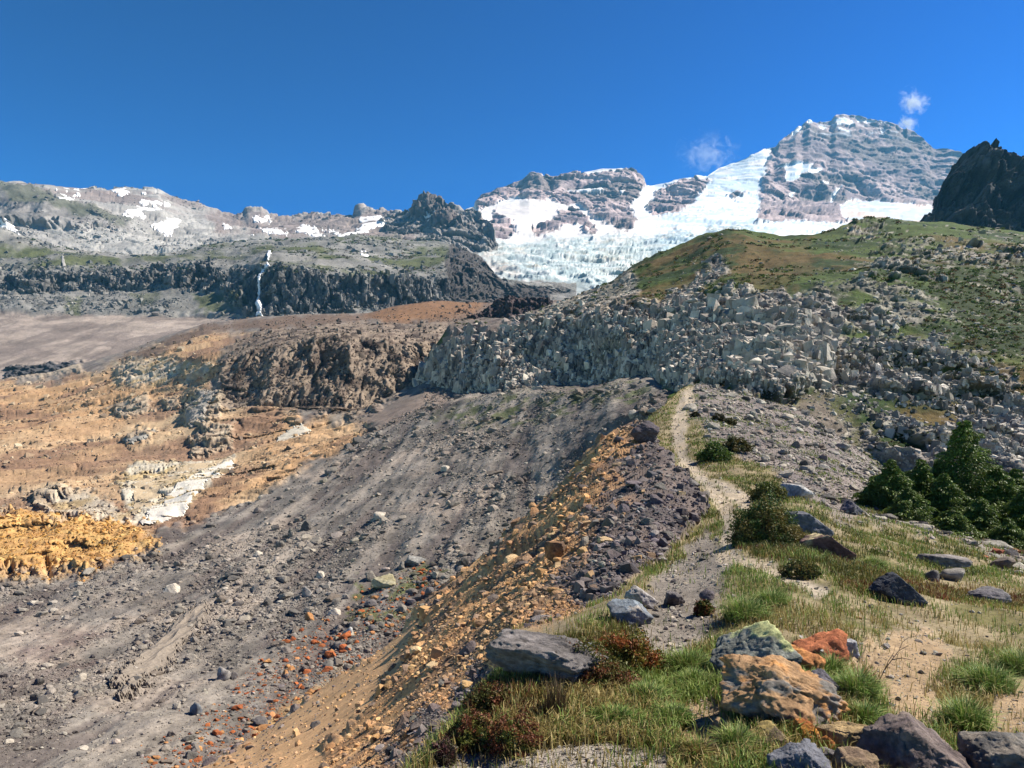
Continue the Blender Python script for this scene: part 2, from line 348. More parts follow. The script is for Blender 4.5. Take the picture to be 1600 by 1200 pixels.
    h += crag*.8; hz = hz+crag*(1.5+fbm(P*np.array([1, 1, .3]), 9, f, 7, .6, 48, True)*1.3+rocky(P, 6, f, 3, 64, crag, .4)*.3)
    disp(s, h, .3); dish(s, hz); return s

def do_leftcliffs():
    m0 = [(-250,640,720),(0,625,720),(190,590,800),(320,540,900),(420,520,950),(600,510,1000),(760,500,1150),(900,500,1300)]
    m1 = [(-250,491,1150),(0,492,1150),(150,494,1150),(300,497,1150),(420,499,1090),(580,492,1080),(640,479,1150),(720,474,1200),(780,470,1400),(900,468,1500)]
    m2 = [(-250,455,1300),(0,455,1300),(100,457,1300),(200,452,1320),(330,452,1280),(400,490,1110),(600,480,1130),(680,470,1200),(730,462,1350),(780,455,1500),(900,455,1700)]
    m3 = [(-250,425,1350),(0,430,1350),(100,425,1350),(250,415,1380),(370,412,1340),(430,412,1150),(600,435,1180),(700,430,1250),(740,430,1400),(780,440,1550),(900,445,1750)]
    m4 = [(-250,345,1600),(0,357,1600),(60,375,1620),(130,390,1650),(200,398,1700),(260,396,1750),(330,387,1800),(400,375,1850),(500,372,1900),(600,370,2000),(680,378,2000),(720,385,1900),(745,400,1800),(770,430,1700),(800,440,1650),(900,445,1800)]
    s = sheet([m0, m1, m2, m3, m4], -160, 900, 1.5, 3, back=8, drop=.3, backlen=.2)
    X, Y, P, f = s.PX, s.PY, s.P, s.foot
    moraine = poly(X, Y, [(-300,489),(0,490),(200,493),(330,497),(420,503),(420,700),(-300,700)], 3, 2)
    cliff = poly(X, Y, [(-300,425),(0,432),(60,424),(130,430),(250,416),(400,420),(430,415),(500,425),(600,437),(700,432),(715,470),(640,480),(560,490),(410,503),(390,490),(340,452),(250,447),(150,457),(-300,460)], 5, 6, 40)
    green = poly(X, Y, [(-300,360),(0,380),(100,395),(250,402),(400,388),(600,375),(700,395),(690,425),(600,435),(450,415),(400,415),(250,412),(100,425),(-300,430)], 10, 10, 40)
    green = green*sm(-.25, .3, fbm(P*np.array([.6, .6, 1.4]), 120, f, 6, .65, 103))
    green = np.clip(green+poly(X, Y, [(310,460),(370,458),(385,475),(350,490),(310,485)], 8, 8, 20)*.9+poly(X, Y, [(100,470),(130,470),(125,495),(105,495)], 4, 3, 12)*.8+poly(X, Y, [(200,460),(250,458),(245,475),(215,475)], 6, 5, 14)*.6, 0, 1)
    col = mix(C(166,162,154), C(138,136,130), sm(-.3, .3, fbm(P, 90, f, 7, .65, 101)))
    col = mix(col, mix(C(118,117,114), C(156,152,146), sm(-.2, .4, fbm(P*np.array([1, 1, .25]), 40, f, 6, .6, 102))), cliff)
    col = mix(col, C(98,104,62), green*.9)
    stp = fbm(P*np.array([1, .12, .3]), 34, f, 6, .65, 106)
    col = mix(col, mix(C(190,174,160), C(156,142,132), sm(-.35, .35, fbm(P*np.array([1, 1, .3]), 60, f, 6, .65, 104))), moraine)
    col = mix(col, C(132,120,112), moraine*sm(.05, .5, stp)*.7)
    dark = poly(X, Y, [(690,440),(700,380),(745,395),(790,440),(880,452),(860,470),(760,478),(700,470)], 6, 5, 25)
    col = mix(col, C(96,90,86), dark)
    dcl = poly(X, Y, [(10,578),(60,570),(130,565),(135,575),(60,592),(10,596)], 3, 3, 15)
    col = mix(col, C(96,96,98), dcl)
    col = colnoise(s, col, 45, .2, 105, 6, .65)
    f = s.gf
    h = fbm(P, 160, f, 7, .5, 111)*9*(1-.8*moraine)
    h += (1-moraine)*(1-cliff)*(fbm(P, 70, f, 6, .5, 112, True)*3)
    h += moraine*fbm(P*np.array([1, .5, .12]), 45, f, 4, .5, 113, True)*.8
    colm = fbm(P*np.array([1, .8, .08]), 34, f, 6, .66, 114, True)
    disp(s, h, .1)
    dish(s, cliff*(colm*11+rocky(P, 60, f, 4, 66, cliff, .5, .5, (.8, 1, 1.4))*.35)+dark*rocky(P, 40, f, 3, 67, dark, .5)*.5+dcl*fbm(P*np.array([1, 1, .2]), 20, f, 5, .6, 117, True)*9); s.col = col
    s.masks = dict(cliff=cliff, moraine=moraine)
    return s

def do_leftupper():
    u0 = [(-250,420,1900),(0,400,1900),(200,430,1950),(400,420,2100),(600,420,2200),(700,430,2200),(790,470,2200)]
    u1 = [(-250,360,2100),(0,360,2100),(150,385,2150),(250,385,2200),(400,372,2400),(600,372,2500),(700,385,2400),(790,430,2350)]
    u2 = [(-250,300,2300),(0,302,2300),(100,315,2350),(200,343,2450),(300,352,2800),(400,354,3000),(500,352,3000),(600,350,2900),(660,345,2700),(720,345,2600),(760,365,2550),(790,425,2500)]
    u3 = [(-250,275,3200),(-60,280,3300),(0,284,3400),(25,281,3400),(76,285,3500),(104,292,3500),(127,295,3500),(174,297,3500),(196,292,3600),(247,292,3600),(269,302,3600),(317,316,3600),(345,329,3600),(364,338,3500),(383,335,3400),(388,329,3400),(408,325,3400),(421,335,3400),(456,341,3400),(488,333,3400),(517,332,3400),(536,341,3300),(552,343,3300),(565,325,3300),(577,332,3200),(603,335,3200),(640,330,3000),(649,318,2900),(657,310,2900),(672,306,2900),(688,311,2900),(698,318,2900),(720,323,2900),(738,326,2900),(755,335,2800),(768,352,2700),(772,372,2600),(790,420,2550)]
    s = sheet([u0, u1, u2, u3], -160, 790, 1.4, 3, back=8, drop=.35, backlen=.2)
    X, Y, P, f = s.PX, s.PY, s.P, s.foot
    col = mix(C(198,194,186), C(174,170,164), sm(-.3, .3, fbm(P, 220, f, 7, .62, 121)))
    pink = sm(345, 300, Y-.02*X)*sm(-.4, .2, fbm(P, 300, f, 6, .6, 122))
    pink = np.clip(pink+poly(X, Y, [(330,335),(600,335),(760,335),(740,380),(600,400),(520,370),(420,375),(340,355)], 10, 8), 0, 1)
    col = mix(col, C(158,140,132), pink*.8)
    cl = poly(X, Y, [(-300,285),(0,286),(60,296),(110,312),(170,332),(205,345),(200,355),(150,352),(140,360),(80,352),(20,350),(-300,350)], 4, 5, 30)
    cl2 = poly(X, Y, [(600,345),(640,325),(660,300),(690,300),(740,325),(775,360),(770,420),(700,400),(640,372),(600,372)], 6, 6, 30)
    col = mix(col, mix(C(170,164,158), C(134,130,126), sm(-.2, .3, fbm(P*np.array([1, 1, .3]), 90, f, 6, .6, 123))), np.maximum(cl*.9, cl2*.9))
    ledge = poly(X, Y, [(-300,285),(0,284),(60,294),(110,312),(205,345),(190,350),(120,335),(60,318),(0,300),(-300,296)], 4, 4, 20)
    col = mix(col, C(96,100,74), ledge*.7)
    cr = poly(X, Y, [(640,335),(650,315),(672,303),(690,308),(705,325),(720,350),(680,345)], 4, 4, 20)
    col = mix(col, C(128,118,112), cr)
    gr = poly(X, Y, [(440,392),(600,375),(700,385),(700,410),(600,410)], 8, 8)*.6
    col = mix(col, C(110,112,84), gr)
    col = colnoise(s, col, 110, .14, 125, 6, .62)
    f = s.gf
    h = fbm(P, 420, f, 8, .45, 131)*20+fbm(P*np.array([1, .6, .5]), 160, f, 5, .5, 132)*6+rocky(P, 120, f, 3, 68, 1-cl, .3)*.10
    hz = cl*fbm(P*np.array([1, .7, .16]), 190, f, 5, .45, 133, True)*34+cl2*rocky(P, 110, f, 4, 69, cl2, .4, .55, (1, 1, 1.2))*.4
    h += cr*fbm(P, 60, f, 6, .6, 135, True)*14
    top = sm(10, 0, Y-np.min(Y, 0)[None, :])*(X > 330); h += top*fbm(P, 80, f, 6, .6, 134, True)*10
    disp(s, h, .15); dish(s, hz); s.col = col; return s

ROCKP = [   # rock showing through the snow and ice: outline in the view of the mountain face
 [(738,320),(748,306),(777,292),(812,284),(827,268),(843,270),(860,278),(904,266),(942,258),(990,262),(1007,272),(1009,290),(1000,305),(985,322),(996,345),(985,358),(960,352),(930,340),(905,322),(870,316),(838,313),(800,308),(770,318),(748,330)],
 [(832,358),(850,345),(872,330),(895,326),(915,338),(925,352),(938,365),(925,372),(905,352),(885,352),(860,362),(840,368)],
 [(1010,325),(1022,305),(1050,288),(1085,272),(1110,280),(1100,300),(1075,318),(1060,334),(1020,337)],
 [(772,375),(760,350),(775,330),(800,345),(808,365),(790,372)],
 [(1137,305),(1150,297),(1165,300),(1150,312)],
 [(1183,345),(1188,300),(1200,250),(1209,222),(1233,202),(1255,188),(1300,180),(1323,170),(1400,185),(1450,210),(1505,236),(1600,300),(1760,330),(1760,460),(1500,460),(1440,360),(1320,352),(1230,355),(1200,352)]]
SNOWP = [   # snow lying on the rock face
 [(1218,262),(1245,253),(1272,254),(1268,264),(1250,275),(1240,284),(1225,282),(1228,270)],[(1275,262),(1285,263),(1270,272),(1262,270)],
 [(1285,283),(1295,285),(1292,288)],[(1308,292),(1315,290),(1300,318),(1296,312)],[(1232,303),(1243,299),(1236,311)],
 [(1312,322),(1330,311),(1370,314),(1420,318),(1461,324),(1461,352),(1400,352),(1330,349),(1316,338)],[(1180,350),(1230,345),(1300,348),(1330,345),(1330,362),(1180,362)],
 [(1303,188),(1320,184),(1335,191),(1328,196),(1308,193)],[(1336,184),(1350,188),(1372,190),(1365,193),(1340,190)],[(1375,204),(1386,206),(1378,210)],[(1302,197),(1330,205),(1326,208),(1305,200)],[(1260,186),(1268,184),(1272,192),(1262,194)],
 [(1240,203),(1255,197),(1250,206),(1235,214)],[(1276,196),(1292,199),(1286,203)],[(905,262),(960,256),(980,262),(960,270),(942,268),(915,272)],[(882,299),(930,294),(948,297),(925,301)],[(965,296),(976,298),(972,304)],[(862,275),(885,270),(880,276)]]
def do_mountain():
    g0 = [(650,560,1400),(850,530,1500),(950,500,1700),(1100,470,2200),(1300,430,2600),(1750,420,3000)]
    g1 = [(650,450,1850),(850,445,1900),(900,445,1950),(1000,425,2200),(1200,385,2600),(1750,385,3200)]
    g2 = [(650,378,2900),(850,375,3000),(950,368,3100),(1050,352,3400),(1200,349,3600),(1300,352,3800),(1750,355,4000)]
    g3 = [(650,350,3700),(740,345,3800),(840,340,4000),(950,345,4100),(1010,332,4300),(1100,316,4600),(1200,318,4900),(1350,312,5300),(1750,335,5300)]
    sk = [(650,370,4600),(700,345,4700),(738,324,4800),(748,310,4900),(777,297,5000),(796,292,5000),(812,287,5000),(827,274,5000),(845,274,5000),(860,281,5000),(904,270,5100),(942,262,5100),(971,262,5100),(990,266,5100),(1004,275,5100),(1010,289,5200),(1022,289,5300),(1041,286,5300),(1069,278,5400),(1088,274,5500),(1104,275,5600),(1117,266,5700),(1132,259,5800),(1161,247,5900),(1193,232,6000),(1209,228,6100),(1216,219,6100),(1233,210,6200),(1243,202,6200),(1255,196,6300),(1264,187,6300),(1273,190,6300),(1298,189,6400),(1306,179,6400),(1323,179,6400),(1360,187,6400),(1397,197,6300),(1421,207,6300),(1446,219,6200),(1461,232,6200),(1486,234,6100),(1505,246,6000),(1560,290,5900),(1760,390,5500)]
    s = sheet([g0, g1, g2, g3, sk], 650, 1700, 1.2, 3, back=8, drop=.4, backlen=.15)
    X, Y, P, f = s.PX, s.PY, s.P, s.foot
    rock = np.maximum.reduce([poly(X, Y, p, 3, 3.2, 14, 7) for p in ROCKP])
    snow = np.maximum.reduce([poly(X, Y, p, 1.6, 1.2, 10, 9) for p in SNOWP])
    zz_ = P[..., 2]+.10*P[..., 0]+85*fbm(P, 520, s.foot, 4, .55, 151); strat = .55*np.sin(zz_/15.)+.45*np.sin(zz_/8.3+1)+.5*fbm(P*np.array([.35, .35, 1.6]), 130, s.foot, 5, .6, 157)
    strata = poly(X, Y, [(1200,220),(1255,180),(1330,165),(1500,225),(1520,290),(1400,285),(1300,260),(1220,250)], 14, 8)
    snow = np.maximum(snow, strata*sm(.62, .85, strat+.6*fbm(P, 160, f, 5, .6, 152))*sm(232, 185, Y)*.75*rock)
    rock = rock*(1-snow)
    icefall = poly(X, Y, [(735,375),(800,378),(880,372),(960,372),(1060,362),(1180,352),(1120,395),(1000,440),(940,460),(840,460),(780,440),(760,410),(745,395)], 10, 8, 30)
    dirty = poly(X, Y, [(770,440),(830,436),(900,444),(920,452),(880,470),(760,478),(740,460)], 5, 3)
    tanice = poly(X, Y, [(750,395),(790,400),(810,430),(780,440),(760,425)], 12, 6)
    rk = mix(C(222,200,196), C(170,154,156), sm(-.3, .3, fbm(P, 300, f, 7, .62, 141)))
    rk = mix(rk, C(156,144,140), sm(.1, .5, fbm(P, 500, f, 5, .6, 142)))
    rk = mix(rk, C(112,106,112), strata*sm(-.1, .8, strat)*.42)
    sn = mix(C(255,253,250,.72), C(246,232,222,.70), poly(X, Y, [(750,330),(830,310),(900,320),(985,360),(850,375),(760,340)], 14, 8)*.6)
    ice = mix(C(244,246,240,.66), C(196,210,208,.6), sm(-.2, .3, fbm(P, 55, f, 6, .65, 143)))
    ice = mix(ice, C(196,186,164,.75), sm(.15, .5, fbm(P, 150, f, 6, .6, 144))*.6)
    sn = mix(sn, C(250,222,206,.66), sm(1290, 1330, X)*sm(300, 312, Y))
    sn = mix(sn, ice, icefall)
    sn = mix(sn, C(228,214,198), tanice*.8)
    band = sm(-.1, .35, np.sin(P[..., 1]/16.+P[..., 0]/90.+1.5*perlin(P/60., 145)))
    sn = mix(sn, mix(C(126,108,92), C(222,216,206), band*.6), dirty)
    col = mix(sn, rk, rock)
    crev = sm(.45, .85, fbm(P*np.array([.35, 1, 1.6]), 170, f, 6, .6, 155, True))*(1-rock)*sm(985, 1060, X)
    col = mix(col, C(176,206,226,.8), crev*.7)
    col = mix(col, C(158,180,182,.8), .75*icefall*(1-rock)*sm(.15, .7, fbm(P*np.array([1, .5, 1.5]), 70, f, 6, .7, 156, True))*.7)
    col = colnoise(s, col, 150, .08+0*rock[0, 0], 146, 6, .7)
    col = mix(col, col*(1+.25*fbm(P, 60, f, 5, .7, 147))[..., None], rock)
    f = s.gf
    h = fbm(P, 300, f, 7, .55, 148)*16*(.35+.65*rock)
    hz = rock*(fbm(P*np.array([1, .6, .8]), 500, f, 8, .55, 149, True)*34+rocky(P, 260, f, 4, 70, rock, .3, .5, (1, 1, .6))*.18)*(1-.5*strata)
    hz += rock*strata*np.clip(strat*1.2, -1, 1)*9
    g = fbm(P, 190, f, 8, .6, 150, True)
    v1, v2, idd, _ = vor(P/np.array([34, 26, 60.]), 19)
    serac = (idd-.5)*1.7*sm(0, .2, v2-v1)-sm(.13, 0, v2-v1)*1.0
    hz += icefall*(1-dirty)*(serac*3+g*7+fbm(P*np.array([.5, .8, 1.6]), 90, f, 6, .6, 158, True)*9); h += icefall*(1-dirty)*(serac*1+g*2)
    h += (1-rock)*(1-icefall)*(fbm(P*np.array([.5, 1, 1]), 260, f, 7, .55, 153)*14+sm(.55, .9, fbm(P*np.array([.4, 1, 1.2]), 130, f, 5, .5, 154, True))*-7*sm(1000, 1080, X))
    disp(s, h, .1); dish(s, hz)
    s.col = col; s.masks = dict(rock=rock, snow=snow); return s

def do_hill():
    h0 = [(640,640,330),(700,660,300),(800,670,240),(900,660,190),(1000,640,165),(1060,632,100),(1090,630,75),(1150,640,75),(1300,720,80),(1400,790,75),(1600,900,60),(1850,950,60)]
    h1 = [(640,612,330),(700,625,300),(800,632,215),(850,628,210),(900,614,200),(1000,602,175),(1090,600,130),(1150,604,115),(1250,612,110),(1350,645,105),(1450,690,100),(1600,740,95),(1850,800,90)]
    h2 = [(640,604,335),(680,578,320),(720,560,300),(800,520,285),(870,500,262),(950,482,240),(1050,472,222),(1130,466,205),(1250,476,190),(1350,490,180),(1450,505,170),(1600,540,150),(1850,600,140)]
    h3 = [(640,600,340),(657,588,345),(672,549,350),(704,511,350),(760,503,370),(812,498,380),(872,474,400),(927,450,400),(958,438,400),(987,419,400),(1028,399,390),(1075,385,380),(1104,369,380),(1136,356,380),(1164,354,380),(1200,360,380),(1242,361,380),(1290,356,380),(1335,346,400),(1397,343,420),(1489,344,430),(1600,353,420),(1850,385,420)]
    s = sheet([h0, h1, h2, h3], 640, 1760, 1.35, 4, back=10, drop=.35, backlen=.3)
    X, Y, P, f = s.PX, s.PY, s.P, s.foot
    cliff = poly(X, Y, [(650,620),(662,570),(700,535),(760,525),(850,495),(950,482),(1000,478),(1060,462),(1130,462),(1230,470),(1290,478),(1330,500),(1300,560),(1320,600),(1250,606),(1090,602),(950,612),(850,632),(700,632)], 8, 10, 40)
    blocks = poly(X, Y, [(1090,420),(1120,400),(1140,415),(1110,440),(1060,470),(1040,460)], 6, 7, 25)
    blocks = np.maximum(blocks, poly(X, Y, [(870,475),(930,450),(990,430),(1000,450),(960,490),(860,530),(780,530)], 8, 6)*.8)
    rb = poly(X, Y, [(1350,560),(1420,530),(1500,560),(1600,620),(1760,650),(1760,800),(1550,760),(1450,720),(1380,720),(1330,640)], 12, 14, 40)
    rb = np.maximum(rb, poly(X, Y, [(1360,395),(1440,390),(1600,385),(1600,410),(1500,420),(1450,470),(1480,510),(1430,520),(1380,430)], 10, 12, 30)*.8)
    rb = np.maximum(rb, poly(X, Y, [(1330,350),(1370,352),(1385,365),(1350,375),(1320,368)], 5, 5, 12))
    rb = np.maximum(rb, poly(X, Y, [(1290,480),(1360,440),(1440,480),(1450,540),(1400,580),(1330,600),(1280,590)], 12, 14, 30)*.75)
    n1 = fbm(P, 22, f, 7, .65, 201)
    rb = rb*sm(-.15, .3, n1)
    scat = sm(.42, .6, fbm(P, 9, f, 6, .7, 202))*.7*sm(1250, 1400, X)
    rockm = np.clip(np.maximum.reduce([cliff, blocks, rb, scat]), 0, 1)
    ledge = sm(.28, .5, fbm(P*np.array([.5, .5, 1.6]), 16, f, 6, .6, 203))*.8
    rockm = rockm*(1-ledge*cliff*.5)
    rc = mix(C(200,190,176), C(142,134,126), sm(-.3, .3, fbm(P, 12, f, 8, .65, 204)))
    rc = mix(rc, C(206,194,172), sm(.1, .5, fbm(P, 20, f, 6, .6, 205))*.6*sm(1000, 1250, X))
    gr = mix(C(82,100,44), C(110,92,54), sm(-.15, .35, fbm(P, 60, f, 7, .6, 206)))
    gr = mix(gr, C(54,74,34), sm(.0, .45, fbm(P, 34, f, 7, .62, 207)))
    gr = mix(gr, C(58,70,38), poly(X, Y, [(1440,420),(1530,430),(1600,400),(1760,400),(1760,640),(1560,560),(1480,520)], 20, 14)*.8)
    gr = mix(gr, C(112,94,58), poly(X, Y, [(1180,400),(1260,385),(1280,420),(1220,470),(1150,470)], 16, 14)*.6)
    col = mix(gr, rc, rockm)
    pur = poly(X, Y, [(690,540),(705,508),(800,500),(860,480),(800,530),(740,545),(700,560)], 8, 6)
    col = mix(col, C(146,130,126), pur*.8)
    base = poly(X, Y, [(1085,600),(1300,605),(1420,700),(1500,780),(1300,760),(1085,660)], 8, 8)
    basec = mix(C(98,98,62), C(134,122,108), sm(-.1, .3, n1))
    col = mix(col, basec, base*(1-rb))
    s.masks = dict(rock=rockm, cliff=cliff, green=1-rockm)
    col = colnoise(s, col, 5, .27, 208, 8, .78)
    f = s.gf
    h = fbm(P, 80, f, 9, .5, 215)*4.
    sc = np.clip(P[..., 1]/170, .6, 1.7)
    big = sm(-.2, .25, fbm(P, 30, f, 3, .5, 219)+.35*sm(1000, 1200, X)-.1)
    hz = rockm*sc*(rocky(P, 9, f, 2, 71, rockm, .5, .5, (1.1, 1.1, 1.2))*.22)+np.maximum(cliff, rb)*(fbm(P*np.array([1, .6, .5]), 34, f, 5, .5, 214, True)+.7*fbm(P*np.array([1, .6, .35]), 13, f, 4, .5, 217, True))*3.4
    h += (1-rockm)*(fbm(P, 9, f, 7, .6, 216)*.7)
    over = poly(X, Y, [(1290,545),(1350,560),(1440,560),(1470,590),(1440,600),(1300,585)], 5, 6)
    hz = hz-over*5; h += rockm*.4
    disp(s, h, .1); dish(s, hz); s.col = col; return s

def do_small():
    out = []
    a = [(700,540,560),(760,530,580),(830,520,600),(920,510,620)]
    m = [(700,512,590),(735,503,600),(760,498,610),(800,492,612),(850,492,620),(920,495,640)]
    b = [(700,508,600),(730,501,610),(748,490,620),(762,482,630),(775,470,630),(800,464,630),(830,468,640),(850,468,640),(872,475,650),(920,490,660)]
    s = sheet([a, m, b], 700, 920, 1.1, 2, back=6, drop=.3, backlen=.2)
    P, f = s.P, s.foot
    s.col = colnoise(s, mix(C(96,82,80), C(70,62,62), sm(-.3, .3, fbm(P, 30, f, 6, .6, 301))), 12, .3, 302)
    dish(s, fbm(P*np.array([1, .7, .15]), 20, f, 6, .65, 303, True)*6+rocky(P, 18, f, 3, 72, None, .4)*.4); out.append(('cliff', s, M_cliff))
    a = [(1440,420,800),(1700,420,800)]
    a1 = [(1440,345,860),(1700,352,850)]
    m = [(1440,343,870),(1462,330,875),(1470,300,900),(1500,290,880),(1540,300,850),(1570,310,900),(1600,300,880),(1700,290,880)]
    b = [(1440,342,880),(1459,338,890),(1462,306,920),(1477,278,930),(1489,256,940),(1511,244,940),(1523,233,940),(1532,236,945),(1542,235,940),(1560,250,960),(1582,258,960),(1592,254,960),(1600,246,960),(1640,230,980),(1700,225,980)]
    s = sheet([a, a1, m, b], 1440, 1700, 1.1, 2, back=10, drop=.8, backlen=.12)
    P, f = s.P, s.foot
    s.col = colnoise(s, mix(C(100,98,96), C(70,72,74), sm(-.3, .3, fbm(P, 40, f, 6, .6, 311))), 16, .3, 312)
    dish(s, fbm(P*np.array([1, 1, .4]), 70, f, 8, .55, 313, True)*14+rocky(P, 50, f, 4, 73, None, .4)*.7); disp(s, fbm(P, 30, f, 6, .6, 314)*5, .1); out.append(('crag', s, M_cliff))
    return out

def emit(s, name, mat, kind='structure', mask=None):
    o = mesh_grid(s.P, s.col, mask, name, mat); o["kind"] = kind; return o
def facemask(m, t=.5):
    a = (m[:-1, :-1]+m[:-1, 1:]+m[1:, 1:]+m[1:, :-1])/4 > t; return a
near = do_near(); valley = do_valley(); lcl = do_leftcliffs(); lup = do_leftupper(); mnt = do_mountain(); hill = do_hill()
pm = facemask(near.masks['path'])
emit(near, "ground", M_near, mask=~pm); emit(near, "path", M_near, mask=pm)
emit(valley, "terrain", M_mid); emit(lcl, "hills", M_far); emit(lup, "hills", M_far)
rm = facemask(mnt.masks['rock'])
emit(mnt, "mountain", M_far, mask=rm); emit(mnt, "glacier", M_snow, mask=~rm)
emit(hill, "hill", M_cliff)
for n, s, m in do_small(): emit(s, n, m)
# ------------------------------------------------------------------ stones
def ico(sub):
    import bmesh
    bm = bmesh.new(); bmesh.ops.create_icosphere(bm, subdivisions=sub, radius=1)
    V = np.array([v.co[:] for v in bm.verts]); F = np.array([[v.index for v in f.verts] for f in bm.faces]); bm.free(); return V, F
ICO = {k: ico(k) for k in (1, 2, 3, 5, 6)}
def cut(dirs, rng, n=14, lo=.55, hi=.95, planes=None, extra=True):
    r = np.full(len(dirs), 1.25)
    pl = list(planes or [])
    if extra:
        for i in range(n):
            v = rng.normal(size=3); v /= np.linalg.norm(v); pl.append((v[0], v[1], v[2], rng.uniform(lo, hi)))
    for a, b, c, d in pl:
        v = np.array([a, b, c], float); v /= np.linalg.norm(v); q = dirs@v
        r = np.where(q > .05, np.minimum(r, d/np.maximum(q, .05)), r)
    return dirs*r[:, None]
rng0 = np.random.default_rng(11); USED = {}
VAR1 = [cut(ICO[1][0], rng0, 9) for _ in range(14)]
VAR2 = [cut(ICO[2][0], rng0, 11) for _ in range(10)]
def box_planes(rng):
    pl = []
    for a in range(3):
        for sg in (-1, 1):
            v = rng.normal(0, .14, 3); v[a] = sg; pl.append((v[0], v[1], v[2], rng.uniform(.62, .85)))
    for i in range(3):
        v = rng.normal(size=3); pl.append((v[0], v[1], v[2], rng.uniform(.8, 1.)))
    return pl
def box_grid(n=3):
    """a cube of n x n faces per side with shared corners"""
    idx = {}; V = []; F = []
    def vid(p):
        if p not in idx: idx[p] = len(V); V.append([2*c/n-1 for c in p])
        return idx[p]
    for a in range(3):
        b, c = (a+1) % 3, (a+2) % 3
        for sd in (0, n):
            for i in range(n):
                for j in range(n):
                    q = []
                    for di, dj in ((0, 0), (1, 0), (1, 1), (0, 1)):
                        p = [0, 0, 0]; p[a] = sd; p[b] = i+di; p[c] = j+dj; q.append(vid(tuple(p)))
                    if sd == 0: q.reverse()
                    F += [[q[0], q[1], q[2]], [q[0], q[2], q[3]]]
    return np.array(V), np.array(F)
BOXV, BOXF = box_grid()
def box_var(rng):
    """eight displaced corners, edges slightly worn"""
    v = BOXV.copy(); u = (v+1)/2; o = np.zeros_like(v)
    J = rng.normal(0, .23, (2, 2, 2, 3))
    for i in (0, 1):
        for j in (0, 1):
            for k in (0, 1):
                w_ = (u[:, 0] if i else 1-u[:, 0])*(u[:, 1] if j else 1-u[:, 1])*(u[:, 2] if k else 1-u[:, 2]); o += w_[:, None]*J[i, j, k]
    r = np.linalg.norm(v, axis=1); v = v*(1-.10*np.clip(r-1.2, 0, 1))[:, None]
    return v*.78+o
BOX = [box_var(rng0) for _ in range(24)]
def bedrock(s, wgt, n, pmin, pmax, power, cols, name, seed, mat, tall=1.3, strike=.5, spread=.3, tintf=.7, sink=.0, var=.3):
    """jointed blocks of living rock breaking through a slope; part of the terrain, not loose stones"""
    rng = np.random.default_rng(seed); p, rc = pick(s, wgt, n, rng); D = s.D[rc]; u = rng.random(n)
    px = (pmin**(-power)+(pmax**(-power)-pmin**(-power))*u)**(-1/power); size = px*.5*D/FPX
    p = p+np.array([0, 1., -.35])*(sink*size)[:, None]
    base = np.array(cols)[rng.integers(0, len(cols), n)]*rng.uniform(1-var, 1+var, (n, 1)); base = mix(base, s.col[rc]*rng.uniform(.75, 1.3, (n, 1)), tintf*rng.random(n))
    sc = size[:, None]*np.stack([rng.uniform(.7, 1.25, n), rng.uniform(.7, 1.25, n), rng.uniform(.7, 1.5, n)*tall], 1)
    ang = strike+rng.normal(0, spread, n)+(rng.random(n) < .3)*.8; tl = rng.normal(.12, spread*.7, n); t2 = rng.normal(0, spread*.6, n)
    Rz = rotz(ang); Rx = np.zeros((n, 3, 3)); Rx[:, 0, 0] = 1; Rx[:, 1, 1] = Rx[:, 2, 2] = np.cos(tl); Rx[:, 1, 2] = -np.sin(tl); Rx[:, 2, 1] = np.sin(tl)
    Ry = np.zeros((n, 3, 3)); Ry[:, 1, 1] = 1; Ry[:, 0, 0] = Ry[:, 2, 2] = np.cos(t2); Ry[:, 0, 2] = np.sin(t2); Ry[:, 2, 0] = -np.sin(t2)
    V = np.array(BOX)[rng.integers(0, len(BOX), n)]*sc[:, None, :]; M = Rz@Rx@Ry
    V = np.einsum('nij,nkj->nki', M, V)+p[:, None, :]; k = V.shape[1]
    V = V.reshape(-1, 3); lam = np.repeat(size, k)[:, None]; V = V+.10*lam*np.stack([perlin(V/lam*1.2, 91), perlin(V/lam*1.2, 92), perlin(V/lam*1.2, 93)], -1)
    o = mesh_raw(name, V, (BOXF[None]+(np.arange(n)*k)[:, None, None]).reshape(-1, 3), np.repeat(base, k, 0), mat, False); o["kind"] = "structure"
def rotz(a):
    c, s = np.cos(a), np.sin(a); M = np.zeros(a.shape+(3, 3)); M[..., 0, 0] = c; M[..., 0, 1] = -s; M[..., 1, 0] = s; M[..., 1, 1] = c; M[..., 2, 2] = 1; return M
def yvis(X):   # top edge of the near ridge as the camera sees it
    return np.interp(X, [-200,150,300,400,600,760,860,900,940,965,1000,1030,1050,1070,1090,1150,1250,1320,1400,1480,1600,1800],
                     [1380,1290,1205,1150,1012,880,785,742,695,678,662,640,620,604,600,612,640,690,745,800,850,905])
def pick(s, wgt, n, rng):
    nr = s.P.shape[0]-s.back; dy = np.abs(np.gradient(s.PY[:nr], axis=0))+1e-3
    w_ = (wgt[:nr]*dy).ravel(); w_ = np.cumsum(w_/w_.sum())
    k = np.searchsorted(w_, rng.random(n)); k = np.minimum(k, nr*s.P.shape[1]-1)
    r, c = np.divmod(k, s.P.shape[1]); r2 = np.minimum(r+1, nr-1); c2 = np.minimum(c+1, s.P.shape[1]-1)
    a, b = rng.random((n, 1)), rng.random((n, 1))
    p = s.P[r, c]*(1-a)*(1-b)+s.P[r2, c]*a*(1-b)+s.P[r, c2]*(1-a)*b+s.P[r2, c2]*a*b
    return p, (r, c)
